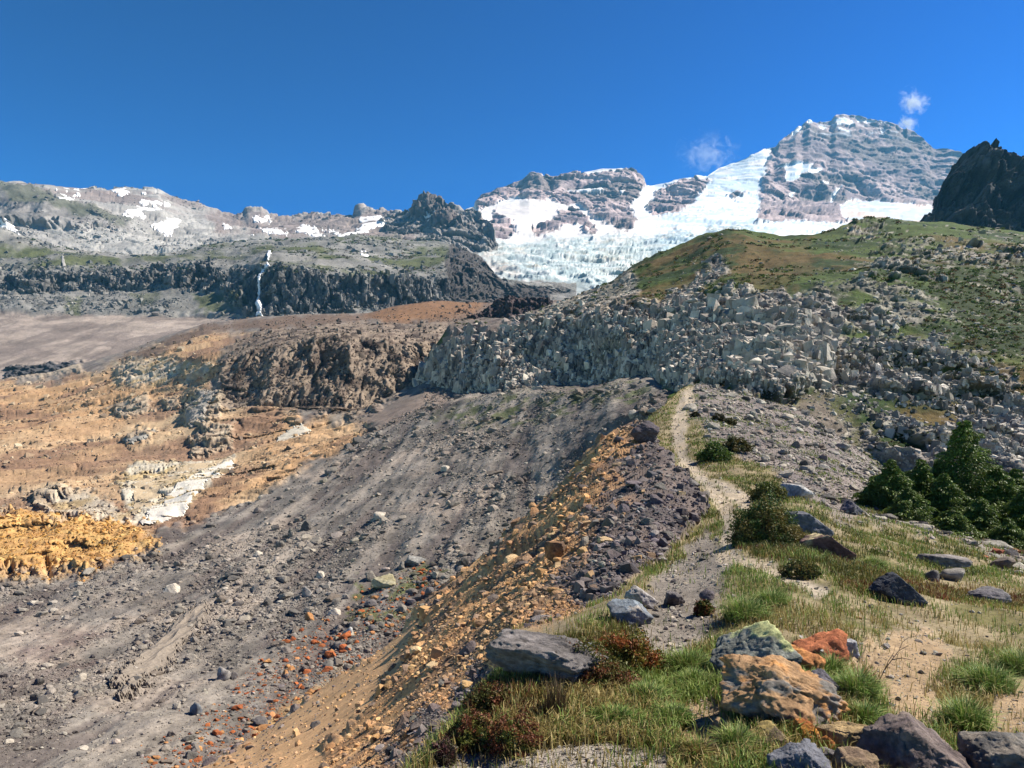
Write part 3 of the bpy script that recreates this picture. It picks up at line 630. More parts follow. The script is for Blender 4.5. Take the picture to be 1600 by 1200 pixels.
def scatter(s, wgt, n, pmin, pmax, power, cols, name, label, group, seed, mat, flat=.62, nind=0, cap=9e9, minh=0, tint=None, cat='stone'):
    """n stones strewn over part of a slope; sizes follow a power law; the nind largest are objects of their own"""
    rng = np.random.default_rng(seed); p, rc = pick(s, wgt, n, rng); D = s.D[rc]
    u = rng.random(n); px = (pmin**(-power)+(pmax**(-power)-pmin**(-power))*u)**(-1/power)
    size = np.minimum(px*.5*D/FPX, cap)
    cols = np.array(cols); ci = rng.integers(0, len(cols), n); base = cols[ci]*rng.uniform(.72, 1.28, (n, 1))*rng.uniform(.96, 1.04, (n, 3))
    if tint is not None: base = mix(base, tint(rc)*rng.uniform(.8, 1.3, (n, 1)), rng.uniform(.3, 1, n))
    sc = size[:, None]*np.stack([rng.uniform(.75, 1.35, n), rng.uniform(.75, 1.35, n), rng.uniform(.5, .95, n)*flat/.62], 1)
    ang = rng.uniform(0, 6.28, n); tilt = rng.normal(0, .35, n)
    Rz = rotz(ang); Rx = np.zeros((n, 3, 3)); Rx[:, 0, 0] = 1; Rx[:, 1, 1] = Rx[:, 2, 2] = np.cos(tilt); Rx[:, 1, 2] = -np.sin(tilt); Rx[:, 2, 1] = np.sin(tilt)
    order = np.argsort(-px); ind = order[:nind]; rest = order[nind:]
    big = rest[px[rest] > 4.5]; small = rest[px[rest] <= 4.5]
    VS, FS, CS = [], [], []; off = 0
    for grp, VR, F0 in ((big, VAR2, ICO[2][1]), (small, VAR1, ICO[1][1])):
        if len(grp) == 0: continue
        vi = rng.integers(0, len(VR), len(grp)); V0 = np.array(VR)[vi]*sc[grp][:, None, :]
        V0 = np.einsum('nij,nkj->nki', np.einsum('nij,njk->nik', Rx[grp], Rz[grp]), V0)+p[grp][:, None, :]
        V0[..., 2] += (sc[grp, 2]*.25)[:, None]
        k = V0.shape[1]; VS.append(V0.reshape(-1, 3)); FS.append((F0[None]+(np.arange(len(grp))*k)[:, None, None]+off).reshape(-1, 3)); off += len(grp)*k
        CS.append(np.repeat(base[grp], k, 0))
    if VS:
        o = mesh_raw(name, np.concatenate(VS), np.concatenate(FS), np.concatenate(CS), mat, False); o["kind"] = "stuff"
    # the largest: shared meshes, one per colour and shape
    lib = {}; used = USED
    for j, i in enumerate(ind):
        key = (int(ci[i]), j % 5)
        if key not in lib:
            v = cut(ICO[3][0], rng, 13); v = v+v*(fbm(v+key[1]*7., .9, .02, 4, .5, key[1])[:, None]*.12)
            me = mesh_raw(name[:-1] if False else cat.replace(' ', '_'), v, ICO[3][1], np.repeat(cols[key[0]][None]*rng.uniform(.8, 1.15), len(v), 0)*(1+.2*perlin(v*2.5, 3))[:, None], mat, False)
            lib[key] = me.data; bpy.data.objects.remove(me)
        o = bpy.data.objects.new(cat.replace(' ', '_'), lib[key]); coll().objects.link(o)
        o.location = p[i]+np.array([0, 0, sc[i, 2]*.25]); o.scale = sc[i]; o.rotation_euler = (tilt[i], 0, ang[i]); tag(o, stone_label(label, cols[ci[i]], s.PX[rc][i], s.PY[rc][i], px[i], used), cat, group)
MARKS = [(255, 1025, "eroded mud slab"), (95, 850, "yellow mound"), (288, 765, "long white slab"), (610, 925, "bright green patch"), (645, 872, "dark broken rock"), (347, 1062, "grey boulder"), (481, 930, "pale flat boulder"),
         (740, 650, "green strip under the cliff"), (560, 660, "orange slope"), (1010, 690, "overhanging dark boulder"), (870, 870, "dark faced block"), (786, 850, "low ochre boulder"), (985, 940, "blue grey boulder"),
         (850, 1010, "long flat topped slab"), (1085, 640, "sandy path top"), (1243, 768, "white topped boulder"), (1330, 795, "dark pointed boulder"), (1475, 880, "long propped slab"), (1543, 930, "low grey boulder"),
         (1350, 700, "pale bedrock"), (450, 1120, "sandy strip"), (120, 1000, "reddish rubble"), (1590, 880, "right hand conifer"), (1180, 650, "upper scree"), (1120, 790, "bend of the path"), (640, 1080, "foot of the flank")]
def stone_label(label, c, x, y, px, used):
    b_ = (np.clip(np.array(c), 0, 1)**.4545).mean(); tone = "dark" if b_ < .42 else "mid toned" if b_ < .52 else "light" if b_ < .60 else "pale"
    kind = "ochre" if c[0] > c[2]*1.7 else "rusty" if c[0] > c[2]*2.6 else "grey"
    size = "large" if px > 17 else "medium" if px > 11 else "small"
    d = sorted((math.hypot(x-m[0], y-m[1]), m) for m in MARKS)
    for dist, m_ in d[:4]:
        dx, dy = x-m_[0], y-m_[1]; v = "above" if dy < -.4*abs(dx) else "below" if dy > .4*abs(dx) else ""; h = "left" if dx < -.4*abs(dy) else "right" if dx > .4*abs(dy) else ""
        dr = (v+" and "+h+" of") if v and h else (v or h+" of"); near_ = "close " if dist < 45 else "well " if dist > 110 else "just " if dist < 75 else ""
        t = f"{size} {tone} {kind} stone {near_}{dr} the {m_[2]}"
        if t not in used: used[t] = 1; return t
    k = used.get(t, 1)+1; used[t] = k; t = t.replace('large ', '').replace('medium ', '').replace('small ', ''); o = ["", "", "second", "third", "fourth", "fifth", "sixth", "seventh", "eighth"][min(k, 8)]
    return o+" "+t
M_stone = rock_mat("stone", 3, .5, .3)
M_pebble = rock_mat("pebble", 9, .5, .3)
M_boulder = rock_mat("boulder", 16, .9, .4)

GREY = [C(160,152,140), C(134,129,121), C(184,174,158), C(110,106,101), C(150,137,124), C(208,197,180)]
DARK = [C(124,114,112), C(136,124,124), C(94,92,96), C(158,148,144)]
OCH = [C(236,194,138), C(214,168,116), C(246,212,162), C(184,150,118), C(152,132,116), C(132,120,112)]
PALE = [C(190,182,168), C(164,158,146), C(204,192,172)]
m = valley.masks; vis = (valley.PY < yvis(valley.PX)+8)
occl = valley.PY < 9999
sc_w = m['greys']*vis*(valley.D < 330)*(.25+1.5*sm(-.25, .3, fbm(np.stack([valley.P[..., 0], valley.P[..., 1]*.4, valley.P[..., 2]*.4], -1), 16, valley.foot, 5, .6, 470)))
vt = valley.col
scatter(valley, sc_w, 95000, 1.3, 20, 2.35, GREY, "rubble", "angular grey stone lying loose on the grey rubble slope", "large stones on the grey rubble slope", 21, M_stone, nind=110, tint=lambda rc: vt[rc])
scatter(valley, np.clip(m['basin']-m['mound'], 0, 1)*vis*(valley.PX < 620), 9000, 1.3, 9, 2.6, [C(176,148,120), C(150,124,104), C(200,172,134), C(122,108,98)], "rubble", "", "", 22, M_stone, tint=lambda rc: vt[rc])
scatter(valley, m['mound'], 4500, 1.5, 9, 2.3, [C(226,170,88), C(204,150,82), C(170,124,74)], "rubble", "", "", 23, M_stone)
rz = poly(valley.PX, valley.PY, [(230,1200),(300,1150),(400,1040),(560,930),(660,890),(700,915),(560,1060),(380,1240)], 22, 18, 40)
scatter(valley, rz*vis, 3800, 1.5, 20, 1.9, [C(190,110,66), C(204,150,100), C(128,122,120), C(170,100,64), C(150,140,132)], "rubble", "rust or grey stone at the foot of the ochre flank", "rusty stones at the foot of the ochre flank", 24, M_stone, nind=30)
scatter(valley, m['bluff']*vis+.5*m['top']*vis, 5000, 1.3, 7, 2.6, [C(120,104,90), C(146,130,112), C(92,80,72)], "rubble", "", "", 25, M_stone)
n_ = near.masks; nvis = near.PY > yvis(near.PX)-3
fl = n_['flank']*(1-.85*n_['sandy'])*nvis
scatter(near, fl*n_['orange']*(1-.65*sm(980, 1130, near.PY)), 22000, 1.7, 26, 2.25, OCH, "rubble", "ochre stone jutting from the steep flank of the ridge", "ochre stones jutting from the steep flank", 31, M_stone, nind=50, tint=lambda rc: near.col[rc])
bedrock(near, fl*(.3+.7*n_["orange"])*(1-.6*sm(980, 1130, near.PY)), 3200, 2.5, 22, 1.9, OCH+[C(140,126,112)], "flank_rock", 425, M_stone, .9, .3, .35, .9, .1)
bedrock(near, fl*(1-n_["orange"]), 2600, 2.5, 22, 1.9, DARK, "flank_rock", 426, M_stone, 1., .3, .35, .9)
scatter(near, fl*(1-n_['orange']), 20000, 1.7, 28, 2.2, DARK+GREY[:2], "rubble", "dark grey stone jutting from the steep flank of the ridge", "dark stones jutting from the steep flank", 32, M_stone, nind=50)
scatter(near, fl*n_['sandy'], 500, 2, 14, 2., OCH, "rubble", "", "", 33, M_stone)
scatter(near, n_['scree']*nvis, 9000, 1.6, 22, 2.2, GREY+PALE, "rubble", "pale grey stone on the open scree right of the path", "stones on the scree right of the path", 34, M_stone, nind=35)
scatter(near, np.maximum(n_['rub'], .0)*nvis, 2200, 3, 40, 1.9, GREY+PALE+[C(190,120,90)], "rubble", "grey stone in the rubble strip below the conifers", "stones in the rubble strip below the conifers", 35, M_stone, nind=30, flat=.45)
scatter(near, np.clip(n_['gravel']*1.+n_['path']*.35+n_['flat']*1., 0, 1)*nvis, 11000, 1.6, 13, 2.5, GREY+PALE, "gravel", "", "", 36, M_pebble, cap=.05)
scatter(near, (1-np.maximum.reduce([n_['flank'], n_['gravel'], n_['path'], n_['scree']]))*nvis*(near.PX > 640), 3500, 1.8, 16, 2.3, GREY+PALE+[C(176,134,92)], "gravel", "", "", 37, M_pebble, cap=.06)
hv = hill.masks; hvis = (hill.PY < yvis(hill.PX)+4)
scatter(hill, (1-hv['cliff'])*hvis*sm(-.05, .35, fbm(hill.P, 30, hill.foot, 5, .6, 401))*sm(960, 1150, hill.PX), 3500, 1.4, 9, 2.3, PALE+[C(140,136,128)], "rubble", "", "", 41, M_stone)
lowhill = poly(hill.PX, hill.PY, [(1085,600),(1300,605),(1420,700),(1500,780),(1300,760),(1085,660)], 8, 8)
scatter(hill, (hv['rock']*.25+lowhill)*hvis, 6000, 1.5, 16, 2.2, PALE+GREY[:2], "rubble", "", "", 42, M_stone)

HR_ = [C(228,218,204), C(196,186,174), C(158,151,144), C(250,238,218), C(124,119,116)]
bigz = sm(-.15, .3, fbm(hill.P, 40, hill.foot, 3, .5, 411)+.5*sm(980, 1180, hill.PX)-.25)
rk_ = hv['rock']*hvis
edge = np.interp(hill.PX, [600,860,960,1060,1130,1250,1330,1400], [500,508,490,482,484,496,520,560])
top2 = sm(-6, 22, hill.PY-edge)*sm(1345, 1265, hill.PX+40*fbm(hill.P, 14, hill.foot, 4, .6, 466))
topm = top2*sm(3, 22, hill.PY-hill.PY[hill.P.shape[0]-hill.back-1][None])
bedrock(hill, rk_*hv['cliff']**3*bigz*topm, 2600, 8, 24, 1.4, [C(222,212,197), C(196,187,174), C(236,225,206), C(166,158,149)], "cliff_rock", 421, M_cliff, 1.35, .45, .2, .8, .62, .2)
bedrock(hill, rk_*hv['cliff']**2*(.08+topm), 15000, 3, 12, 1.6, HR_, "cliff_rock", 422, M_cliff, 1.7, .45, .22, .8, .5, .28)
ext = poly(hill.PX, hill.PY, [(1270,490),(1340,500),(1450,540),(1560,600),(1700,700),(1700,780),(1560,740),(1440,700),(1370,640),(1290,600)], 14, 16)*hvis
bedrock(hill, ext*sm(-.3, .15, fbm(hill.P, 16, hill.foot, 5, .6, 467)), 6500, 3, 16, 1.8, HR_, "cliff_rock", 424, M_cliff, 1.4, .7, .3, .5, .55, .25)
bedrock(hill, rk_*(1-hv['cliff']), 7500, 2.5, 13, 2., HR_, "hill_rock", 423, M_cliff, .8, .9, .3, .8, .6, .2)
lm = lcl.masks; LR = [C(150,148,142), C(120,120,118), C(178,172,162), C(98,102,104)]
lrow = (lcl.PX < 790)*sm(-.2, .3, fbm(lcl.P, 110, lcl.foot, 5, .6, 431))
bedrock(lcl, (1-lm['moraine'])*(1-lm['cliff'])*lrow, 5200, 1.6, 11, 2., LR, "hill_rock", 432, M_far, .8, .4, .5)
wf = 1-poly(lcl.PX, lcl.PY, [(428,392),(428,410),(416,430),(420,500),(396,500),(396,430),(412,410)], 3)
bedrock(lcl, lm['cliff']*wf*(lcl.PX < 760), 4200, 2, 8, 1.8, [C(128,125,120), C(158,153,146), C(98,98,97)], "cliff_rock", 433, M_far, 2., .4, .15, .8, .4, .2)
bedrock(lup, sm(0, .4, fbm(lup.P, 260, lup.foot, 5, .6, 434))*(lup.PY < 400), 2600, 1.5, 9, 2.1, [C(170,160,152), C(136,128,124), C(190,184,174)], "hill_rock", 435, M_far, .7, .4, .5)
bedrock(valley, np.clip(m['basin']-m['mound'], 0, 1)*vis*(valley.PX < 620)*sm(.05, .35, fbm(valley.P, 40, valley.foot, 5, .6, 436)), 2600, 2, 16, 2., [C(196,176,146), C(158,140,120), C(214,198,168), C(126,116,106)], "outcrop_rock", 437, M_stone, .8, .4, .5, .7, .3)
bedrock(valley, m['bluff']*vis, 900, 2, 8, 2.2, [C(130,117,105), C(106,95,86), C(154,141,127)], "bluff_rock", 438, M_stone, 1.9, .4, .4, .8, .4)
bedrock(valley, m['mound']*vis, 900, 2.5, 13, 2., [C(236,192,124), C(206,156,96)], "mound_rock", 439, M_stone, .8, .4, .6)
# ------------------------------------------------------------------ single boulders
def ground_at(px, py, s=None):
    s = s or near; c = int(round((px-s.PX[0, 0])/s.q)); c = max(0, min(c, s.PX.shape[1]-1)); nr = s.P.shape[0]-s.back
    r = int(np.argmin(np.abs(s.PY[:nr, c]-py))); return s.P[r, c].copy()
def boulder(name, label, px, py, wpx, hpx, cols, seed, planes=None, n=14, lo=.6, hi=.95, dr=.8, yaw=0, tilt=0, roll=0, sub=5, rough=.07, sink=.24, s=None, patch=.0, mat=None, cat="boulder", lamp=.6, part=.5, D=None):
    """one boulder standing at the ground point seen at (px, py); wpx x hpx is its size at that distance"""
    rng = np.random.default_rng(seed); g = ground_at(px, py, s); k = (D or g[1])/FPX
    W, H = wpx*k*.5, hpx*k*.5
    d = ICO[sub][0]; v = cut(d, rng, n, lo, hi, planes)
    ft = .012 if sub >= 5 else .05
    nn = fbm(v+seed, lamp, ft, 7, .55, seed); v = v*(1+rough*1.2*nn[:, None])
    v = v*(1+rough*rocky(v+seed, .5, ft, 4, seed, None, .3, .6)[:, None]*2.0)
    v = v/np.abs(v).max(0)
    c0, c1 = np.array(cols[0]), np.array(cols[1]); t = sm(-.25, .35, fbm(v+3.3, 1.1, ft, 7, .6, seed+3))
    col = mix(c0, c1, t)
    if len(cols) > 2:
        t = sm(part-.12, part+.12, .5+.9*fbm(v+9.1, .9, ft, 7, .6, seed+5)+patch*v[:, 2]); col = mix(col, cols[2], t)
    col = 1.25*col*(1+.35*fbm(v, .22, ft, 6, .7, seed+8))[:, None]
    v = v*np.array([W, W*dr, H])
    M = np.array((Matrix.Rotation(yaw, 3, 'Z') @ Matrix.Rotation(tilt, 3, 'Y') @ Matrix.Rotation(roll, 3, 'X')))
    v = v@M.T; zmin = v[:, 2].min(); v[:, 2] -= zmin+sink*2*H
    o = mesh_raw(name, v, ICO[sub][1], col, mat or M_boulder, False)
    me = o.data; me.polygons.foreach_set("use_smooth", np.ones(len(me.polygons), bool)); o.location = g
    return tag(o, label, cat)
Gb, Gd, Gl = C(120,120,122), C(84,84,88), C(168,164,158)
OR1, OR2 = C(214,150,98), C(190,124,80); BLK, BLK2 = C(60,60,66), C(80,80,86)
boulder("boulder", "big orange and tan boulder topping the foreground rock pile", 1222, 1128, 206, 104, [C(214,156,98), C(182,146,108), C(134,128,120)], 3, [(-.75,-.35,.6,.78),(.42,-.25,.85,.62),(.1,-.8,.6,.74),(-.3,0,1,.8)], 14, .72, .98, .75, 0, .12, rough=.11, patch=-.45, part=.62, sub=6)
boulder("boulder", "rounded bright orange boulder behind the big orange one", 1250, 1048, 74, 60, [C(214,150,92), C(190,130,84)], 5, None, 16, .8, .98, .8, sub=5)
boulder("boulder", "lichen topped grey green boulder left of the orange dome", 1178, 1045, 145, 105, [C(146,148,138), C(124,126,118), C(186,188,134)], 8, [(-.7,0,.8,.62),(.95,0,.3,.75),(0,-1,.25,.75)], 9, .7, .95, .8, .2, -.12, patch=.9, part=.95, sub=6)
boulder("boulder", "red orange slab sided block behind the lichen boulder", 1290, 1028, 86, 88, [C(196,122,84), C(176,104,74), C(112,84,76)], 12, [(.2,-1,.25,.6),(-.75,0,.75,.6),(1,0,.1,.7)], 7, .75, .95, .8, .25, .25, patch=-.3, part=.9)
boulder("boulder", "pale grey block against the right side of the red one", 1330, 1015, 42, 52, [C(190,188,188), C(160,158,160)], 13, [(0,-1,.1,.7),(1,0,.2,.7),(0,0,1,.7)], 6, .8, 1, .8, -.2)
boulder("boulder", "dark purple grey wedge tucked behind the big orange boulder", 1285, 1090, 66, 54, [C(116,112,118), C(90,88,94)], 14, [(-.3,0,1,.6),(.7,0,.7,.6)], 8)
boulder("boulder", "yellow tan rock on the right foot of the pile", 1327, 1172, 96, 64, [C(196,168,122), C(160,140,112), C(120,112,104)], 15, [(-.4,-.2,.9,.7)], 12, .7, .95, .8, sub=6, part=.8)
boulder("rock", "small yellow orange rock wedged between larger ones", 1255, 1157, 50, 36, [C(214,150,74), C(160,96,56)], 16, None, 12, cat="rock")
boulder("boulder", "olive brown rock under the big orange boulder", 1200, 1168, 84, 46, [C(140,126,92), C(112,98,80), C(170,150,96)], 17, [(-.6,-.2,.8,.6)], 10, patch=.2)
boulder("boulder", "blue grey rock at the bottom edge below the pile", 1257, 1222, 112, 78, [C(132,132,138), C(110,110,116)], 18, [(-.3,-.1,1,.65)], 14, sub=6)
boulder("boulder", "round tan rock at the bottom beside the purple boulder", 1332, 1222, 78, 62, [C(166,142,112), C(140,118,98)], 19, None, 18, .82, .97)
boulder("boulder", "tall purple brown boulder with a peaked top", 1432, 1215, 170, 142, [C(128,114,108), C(104,92,90), C(150,134,122)], 22, [(-.9,-.35,.35,.62),(.62,-.2,.78,.55),(-.55,0,.85,.72),(.1,-1,.3,.72)], 8, .75, .95, .8, 0, .05, sub=6, part=.8)
boulder("rock", "flat tan rock leaning on the left side of the pile", 1128, 1150, 52, 34, [C(196,160,118), C(150,128,108)], 61, None, 10, cat="rock")
boulder("rock", "small dark rock in the shade left of the olive brown rock", 1158, 1178, 40, 30, [C(120,110,104), C(96,88,86)], 62, None, 10, cat="rock")
boulder("rock", "squarish grey rock between the blue grey and tan ones", 1296, 1196, 46, 34, [C(150,144,140), C(120,114,112)], 63, None, 9, cat="rock")
boulder("rock", "small orange rock in front of the yellow tan one", 1290, 1172, 30, 24, [C(222,150,86), C(176,116,70)], 64, None, 9, sub=3, cat="rock")
boulder("rock", "pale cobble against the purple boulder's left foot", 1372, 1190, 38, 28, [C(186,176,160), C(150,140,130)], 65, None, 12, sub=3, cat="rock")
boulder("rock", "brown cobble right of the purple boulder", 1522, 1196, 40, 26, [C(150,124,104), C(120,100,90)], 66, None, 12, sub=3, cat="rock")
boulder("boulder", "rough grey boulder in the bottom right corner", 1572, 1222, 150, 116, [C(124,120,114), C(104,100,96), C(146,136,124)], 24, None, 18, .82, .97, .8, sub=6, part=.85)
boulder("boulder", "long flat topped slab with a dark vertical front on the ridge edge", 848, 1072, 196, 92, [C(136,129,124), C(106,101,98)], 27, [(-.1,.0,1,.62),(-.3,-1,-.35,.6),(-1,-.5,-.1,.8),(.55,0,.85,.7)], 12, .75, 1., .8, -.3, .03, sub=6, rough=.1, sink=.16)
boulder("rock", "small blue grey rock at the right end of the long slab", 922, 1015, 56, 34, [C(146,150,156), C(122,126,132)], 28, None, 9, cat="rock")
boulder("boulder", "blue grey boulder with a smooth tilted top by the gravel", 985, 972, 82, 62, [C(138,146,152), C(120,124,128), C(164,156,146)], 29, [(-.35,-.3,.9,.5),(.75,-.2,.6,.6),(0,-1,.1,.7)], 6, .75, .95, .8, .2, sub=5, part=.9)
boulder("boulder", "pale broken rock behind the blue grey boulder", 1002, 948, 52, 40, [C(176,170,164), C(150,144,138)], 30, None, 10)
boulder("rock", "small dark sided block on the gravel beside the path", 1050, 944, 42, 38, [C(124,118,116), C(96,92,92)], 31, [(-1,-.1,0,.6),(0,0,1,.7)], 7, cat="rock")
boulder("rock", "little grey stone beside a tuft at the gravel edge", 1108, 941, 26, 20, [C(120,112,114), C(96,90,92)], 32, None, 10, sub=3, cat="rock")
boulder("boulder", "black whale backed boulder standing in the dry grass", 1403, 945, 92, 66, [C(78,80,86), C(62,64,70)], 35, [(-.8,-.2,.55,.72),(.72,-.1,.62,.48),(0,-1,.25,.7),(-.2,0,1,.9)], 6, .85, 1, .7, 0, .12, sub=6, rough=.04)
boulder("boulder", "low grey boulder at the right edge of the grass", 1543, 942, 64, 36, [C(128,124,124), C(104,100,104)], 36, [(-.4,0,.9,.6)], 9)
boulder("boulder", "long grey slab lying on two stones in the rubble", 1475, 884, 82, 22, [C(150,142,136), C(124,118,114)], 37, [(0,0,1,.6),(0,-1,0,.8)], 6, tilt=.12, sink=0)
boulder("rock", "squat stone under the left end of the long slab", 1458, 900, 28, 22, [C(130,124,118), C(104,100,96)], 38, None, 10, sub=3, cat="rock")
boulder("rock", "pale round stone under the right end of the long slab", 1487, 902, 42, 28, [C(156,150,140), C(128,122,114)], 39, None, 12, sub=3, cat="rock")
boulder("boulder", "white topped boulder with a black left side by the shrub", 1243, 778, 56, 38, [C(186,184,180), C(160,156,152)], 40, [(-.9,-.35,.2,.45),(.2,0,1,.7),(.8,0,.5,.7)], 6, .85, 1)
boulder("boulder", "dark pointed boulder beside the left conifer", 1330, 806, 40, 34, [C(116,112,118), C(92,90,96)], 41, [(-.7,-.2,.6,.55),(.7,-.1,.6,.55)], 6)
boulder("boulder", "dark slab behind the shrub with a grey top", 1262, 832, 86, 56, [C(118,118,122), C(82,82,90)], 42, [(.55,-.1,.8,.5),(0,-1,.1,.65),(-.3,0,1,.7)], 6, tilt=.2)
boulder("boulder", "brown wedge shaped slab with a tan edge right of the shrub", 1290, 866, 96, 66, [C(128,98,90), C(100,80,78), C(196,180,140)], 43, [(.62,.1,.78,.42),(-.1,-1,-.35,.55),(-.5,0,.9,.7)], 5, .85, 1, .6, 0, .1, patch=.6, part=1.0)
boulder("boulder", "dark rounded boulder overhanging the flank beside the path", 1010, 700, 52, 40, [C(92,84,88), C(72,68,72)], 44, [(0,-1,-.3,.7)], 12, .75, .95, 1, sub=5, sink=.1)
boulder("rock", "dark grey boulder left of the one beside the path", 966, 702, 22, 18, [C(110,104,106), C(84,80,84)], 45, None, 12, sub=3, cat="rock")
boulder("boulder", "ochre capped block with a dark face on the steep flank", 870, 884, 34, 40, [C(150,116,82), C(112,92,78)], 46, [(-.2,-1,0,.6),(0,0,1,.7)], 5, sub=5, sink=.1)
boulder("boulder", "ochre boulder low on the silhouette of the flank", 786, 862, 22, 26, [C(206,150,88), C(170,120,76)], 47, None, 9, sub=3, sink=.1)
boulder("boulder", "grey boulder on the lower rubble slope", 347, 1062, 26, 26, [C(160,154,148), C(120,114,112)], 48, [(-.6,-.6,.3,.5)], 8, s=valley, sub=3, mat=M_stone)
boulder("boulder", "blue grey boulder above the rusty stones", 307, 1118, 24, 26, [C(120,124,130), C(92,94,100)], 49, [(-.6,-.6,.3,.5)], 8, s=valley, sub=3, mat=M_stone)
boulder("boulder", "pale flat boulder in the middle of the rubble slope", 481, 930, 18, 24, [C(160,156,150), C(136,130,126)], 50, [(0,-.7,.7,.5)], 8, s=valley, sub=3, mat=M_stone)
boulder("boulder", "pale yellow lichened slab beside the bright green patch", 600, 912, 44, 26, [C(176,168,140), C(160,150,116)], 51, [(0,-.5,.9,.4)], 8, s=valley, sub=5, mat=M_stone)
boulder("boulder", "dark grey broken rock above the bright green patch", 645, 875, 40, 16, [C(112,112,112), C(150,148,142)], 52, None, 8, s=valley, sub=5, mat=M_stone)
boulder("boulder", "dark boulder with pale top left of the dry gully", 545, 985, 14, 16, [C(190,188,184), C(160,156,150)], 53, None, 9, s=valley, sub=3, mat=M_stone)

# ------------------------------------------------------------------ snow patches and waterfall
def drape(s, pts, name, label, cat, lift, colr, mat, group=None, soft=1.6, warp=2.4, up=3, seed=0, relief=0, rise=.12, sq=(1, 1, 1)):
    pts = np.array(pts, float); q = s.q; nr = s.P.shape[0]-s.back
    c0 = max(0, int((pts[:, 0].min()-6-s.PX[0, 0])/q)); c1 = min(s.PX.shape[1]-1, int((pts[:, 0].max()+6-s.PX[0, 0])/q)+1)
    sub_ = s.PY[:nr, c0:c1]; rr = np.where((sub_ > pts[:, 1].min()-6).any(1) & (sub_ < pts[:, 1].max()+6).any(1))[0]; r0, r1 = rr[0], rr[-1]+1
    Bp = s.P0+blur(blur(s.P-s.P0, 3, 0), 3, 1)
    def ups(a):
        a = a[r0:r1, c0:c1]; 
        for ax in (0, 1):
            n = a.shape[ax]; t = np.linspace(0, n-1, (n-1)*up+1); i = np.minimum(t.astype(int), n-2); f = t-i
            sh = [1]*a.ndim; sh[ax] = -1; f = f.reshape(sh); a = np.take(a, i, ax)*(1-f)+np.take(a, i+1, ax)*f
        return a
    P, X, Y = ups(Bp), ups(s.PX), ups(s.PY)
    mk = poly(X, Y, pts, soft, warp, 9, seed+60)
    H = np.stack([-P[..., 0]*.4, -P[..., 1], 0*P[..., 0]], -1); H /= np.linalg.norm(H, axis=-1, keepdims=True)
    rl = fbm(P*np.array(sq), lift*6, lift*.05, 6 if sq == (1, 1, 1) else 3, .5, seed, sq != (1, 1, 1))*relief if relief else 0
    P = P+(H*(1-rise)+np.array([0, 0, rise]))*(lift*(mk*2.2-1.0)+rl*lift)[..., None]
    col = np.broadcast_to(colr, P.shape)*(1+.06*perlin(P/(lift*4), 5))[..., None]
    if not facemask(mk, .08).any(): return
    return tag(mesh_grid(P, col, facemask(mk, .08), name, mat), label, cat, group)
SN = C(252,248,244,.8)
for i, (pts, lab) in enumerate([
 ([(190,338),(200,328),(215,324),(240,325),(258,328),(237,333),(220,341),(205,342)], "largest snow patch on the left slope, shaped like a wing"),
 ([(238,350),(258,346),(284,348),(278,355),(262,362),(248,357)], "pointed snow patch just below the wing shaped one"),
 ([(83,291),(112,293),(108,298),(88,297)], "thin snow strip under the far left skyline"),
 ([(115,303),(125,294),(138,295),(124,305)], "small slanting snow patch right of the thin skyline strip"),
 ([(172,299),(196,295),(202,300),(190,306),(178,303)], "blocky snow patch beneath the middle of the left skyline"),
 ([(216,313),(264,315),(264,320),(225,319)], "long level snow streak above the wing shaped patch"),
 ([(92,306),(117,308),(114,313),(96,311)], "snow sliver on the upper ledge of the left cliff"),
 ([(211,299),(230,297),(226,303)], "tiny snow patch right of the blocky skyline one"),
 ([(393,340),(424,340),(422,345),(396,346)], "flat snow strip right under the small square crag"),
 ([(403,353),(430,357),(456,362),(446,366),(410,361)], "long thin snow tongue above the waterfall"),
 ([(461,356),(475,351),(492,354),(507,368),(495,371),(470,362)], "triangular snow patch right of the thin tongue"),
 ([(504,356),(530,359),(541,364),(525,368)], "narrow snow strip between the triangle and the big diagonal one"),
 ([(526,371),(550,363),(566,352),(560,347),(575,341),(609,343),(602,351),(580,360),(560,372),(548,377),(530,376)], "big diagonal snowfield below the rocky saddle"),
 ([(388,365),(408,369),(396,374)], "tiny snow patch left of the thin tongue"),
 ([(346,349),(364,351),(361,357),(350,355)], "small snow patch on the bare slope left of the square crag"),
 ([(664,334),(678,327),(682,330),(668,338)], "snow fleck beside the dark summit crag"),
 ([(-10,347),(12,348),(28,359),(32,367),(12,359),(-10,354)], "snow tongue at the left edge under the banded cliff")]):
    drape(lup, pts, "snow_patch", lab, "snow patch", 6, SN, M_snow, "snow patches on the left slopes", seed=i)
drape(lcl, [(562,393),(577,394),(574,400),(564,399)], "snow_patch", "tiny snow patch on the green shelf right of the waterfall", "snow patch", 5, SN, M_snow, "snow patches on the left slopes", seed=31)
M_water = rock_mat("falling_water", .3, .4, .25, .4, .4)
o = drape(lcl, [(422,393),(425,394),(422,405),(418,416),(411,423),(407,436),(408,450),(409,466),(411,482),(412,499),(403,499),(404,470),(403,448),(404,430),(407,421),(415,413),(419,402)], "waterfall", "tall thin white waterfall dropping over the dark left cliff", "waterfall", 11, C(250,250,250,.8), M_water, soft=.8, warp=1.6, seed=40, relief=.3)
for lab, pts in (("thin pale stream trickling down the left cliff", [(98,404),(101,410),(103,424),(100,424),(97,412)]),
                 ("faint broken stream between the two cliff gullies", [(160,416),(162,422),(150,436),(146,446),(144,458),(140,466),(141,450),(146,434),(156,424)])):
    drape(lcl, pts, "stream", lab, "stream", 3, C(190,184,174), M_water, soft=1, warp=.6, seed=44)

